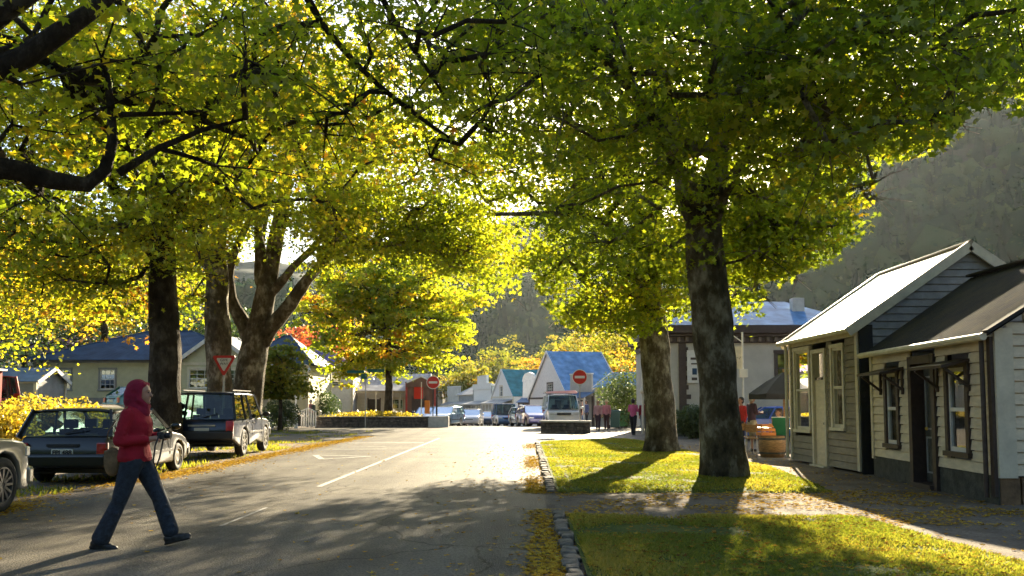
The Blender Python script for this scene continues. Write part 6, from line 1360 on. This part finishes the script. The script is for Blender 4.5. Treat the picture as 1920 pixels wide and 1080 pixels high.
# ================================================================ fallen leaves and grass
M['litter'] = leaf_mat('fallen_leaf', [(0, (.14, .07, .02)), (.35, (.34, .18, .03)), (.7, (.52, .34, .04)), (1, (.55, .40, .06))], trans=.15, tcol=1.2, gloss=0)
def litter(name, pts, size, seed, tmean=.6):
    r = np.random.default_rng(seed); n = len(pts); T, F = leaf_template('maple'); a = r.uniform(0, 6.28, n); s = (size*r.uniform(.6, 1.3, n))
    tl = r.normal(size=(n, 2))*.22; tl[:, 1] *= 1
    x = T[None, :, 0]*np.cos(a)[:, None]-T[None, :, 1]*np.sin(a)[:, None]; y = T[None, :, 0]*np.sin(a)[:, None]+T[None, :, 1]*np.cos(a)[:, None]
    z = np.abs(x*tl[:, :1]+y*tl[:, 1:])+T[None, :, 2]*-.5+.03
    co = np.stack([pts[:, 0:1]+x*s[:, None], pts[:, 1:2]+y*s[:, None], pts[:, 2:3]+z*s[:, None]], -1).reshape(-1, 3)
    q = (F[None]+np.arange(n)[:, None, None]*len(T)).reshape(-1, 4)
    return tag(fast_mesh(name, co, q, M['litter'], np.repeat(np.clip(r.normal(tmean, .22, n), 0, 1), len(T))), kind='stuff')
r = np.random.default_rng(77)
def band(n, y0, y1, xf, wd, z=.008, clumpy=.5):
    y = y0+(y1-y0)*r.random(n*2)**1.15; x = xf(y)+r.normal(size=n*2)*wd; k = (noise_arr(x*.9, y*.35) > r.random(n*2)*clumpy-.05)
    x, y = x[k][:n], y[k][:n]; return np.stack([x, y, gz(x, y)+z], 1)
def noise_arr(x, y): return np.array([noise.noise(Vector((a, b, .3)))+.5 for a, b in zip(x, y)])
lt = [band(12000, 6, 38, lambda y: -6.9+.0156*y-.25, .22, .014), band(2600, 6, 36, lambda y: -6.9+.0156*y-1.2, .9), band(1500, 10, 36, lambda y: -9.5+0*y, 1.6),
      band(2600, 4, 11.8, lambda y: .3+.0156*y-.10, .12, .012, 1.1), band(2200, 13.8, 31, lambda y: .3+.0156*y-.13, .13, .012, .9), band(420, 4, 30, lambda y: .3+.0156*y-.9, .6, .01)]
xx = r.uniform(.7, 6.9, 5200); yy = 14.3-4.1*r.random(5200); lt.append(np.stack([xx, yy, np.full(5200, .014)], 1)[noise_arr(xx*1.2, yy*1.2) > .35])
xx = r.uniform(4.6, 7.1, 1500); yy = r.uniform(5, 30, 1500); lt.append(np.stack([xx, yy, np.full(1500, .016)], 1))
xx = r.uniform(-6.4, .2, 170); yy = r.uniform(6.5, 26, 170); lt.append(np.stack([xx, yy, np.full(170, .01)], 1))
litter('fallen_leaves', np.concatenate(lt), .085, 5)
def on_lawn(n, LW, y0, y1):
    y = r.uniform(y0, y1, n); t = r.uniform(.01, .99, n); x = np.array([LW[0](v)+(LW[1](v)-LW[0](v))*q for v, q in zip(y, t)]); return x, y
g = []
for LW, y0, y1, n in ((LW1, 14.1, 34, 3400), (LW2, 4.5, 10.8, 2000)): x, y = on_lawn(n, LW, y0, y1); g.append(np.stack([x, y, .02+np.array([lawn_h(a, b, LW, 13.9 if y0 > 10 else 2, 10.9 if y1 < 12 else 34.6) for a, b in zip(x, y)])], 1))
litter('fallen_leaves', np.concatenate(g), .07, 6, .22)
# grass: blades over the two lawns
M['grass'] = leaf_mat('grass_blade', [(0, (.07, .11, .018)), (.5, (.15, .175, .03)), (1, (.30, .25, .07))], trans=.5, tcol=2.0, gloss=.02)
co = []; tn_ = []
for LW, y0, y1, n in ((LW1, 13.8, 34.3, 130000), (LW2, 4.2, 11.05, 110000)):
    x, y = on_lawn(n, LW, y0, y1); ed = np.minimum(y-y0, y1-y) if y0 > 10 else y1-y; keep = (noise_arr(x*1.3, y*1.3) > r.random(n)*.45) & (ed > .42*noise_arr(x*2.1, y*2.1)*r.random(n)**.4); x, y = x[keep], y[keep]; n = len(x)
    zl = np.array([lawn_h(a, b, LW, y0-.1 if y0 > 10 else 2, y1+.05 if y1 < 12 else 34.6) for a, b in zip(x, y)])-.004
    pat = np.array([noise.noise(Vector((a*.6, b*.4, 9))) for a, b in zip(x, y)]); a = r.uniform(0, 6.28, n); h_ = r.uniform(.012, .04, n)*(1+.5*pat); w_ = .006+.0006*y; ln = r.normal(size=(n, 2))*.025
    b0 = np.stack([x-np.cos(a)*w_, y-np.sin(a)*w_, zl], 1); b1 = np.stack([x+np.cos(a)*w_, y+np.sin(a)*w_, zl], 1); tp = np.stack([x+ln[:, 0], y+ln[:, 1], zl+h_], 1)
    co.append(np.stack([b0, b1, tp], 1).reshape(-1, 3)); tn_.append(np.repeat(np.clip(.45+.55*pat+r.normal(size=n)*.15, 0, 1), 3))
co = np.concatenate(co); tag(fast_mesh('grass', co, np.arange(len(co)).reshape(-1, 3), M['grass'], np.concatenate(tn_)), kind='stuff')
# ragged tufts where the verge meets the parked cars
n = 26000; y = r.uniform(6, 45, n); x = -7.3-r.random(n)**1.3*7; k = noise_arr(x*.7, y*.5) > .52+.25*r.random(n); x, y = x[k], y[k]; n = len(x); a = r.uniform(0, 6.28, n); zz = gz(x, y)
co = np.stack([np.stack([x-np.cos(a)*.02, y-np.sin(a)*.02, zz], 1), np.stack([x+np.cos(a)*.02, y+np.sin(a)*.02, zz], 1), np.stack([x+r.normal(size=n)*.03, y+r.normal(size=n)*.03, zz+r.uniform(.04, .12, n)], 1)], 1).reshape(-1, 3)
tag(fast_mesh('grass', co, np.arange(len(co)).reshape(-1, 3), M['grass'], np.repeat(np.clip(r.normal(.5, .2, n), 0, 1), 3)), kind='stuff')
# ================================================================ hazy valley air against the low sun
hm, ht, ho = new_mat('haze'); pv = ht.nodes.new('ShaderNodeVolumePrincipled'); pv.inputs['Color'].default_value = (.82, .93, 1.0, 1)
pv.inputs['Density'].default_value = 0.000045; pv.inputs['Anisotropy'].default_value = 0.55
ht.links.new(pv.outputs[0], ho.inputs['Volume']); hb = MB(); hb.b2((-1400, -70, -12), (1700, 1600, 240))
tag(hb.build('haze', hm), kind='stuff'); cy.volume_step_rate = 10
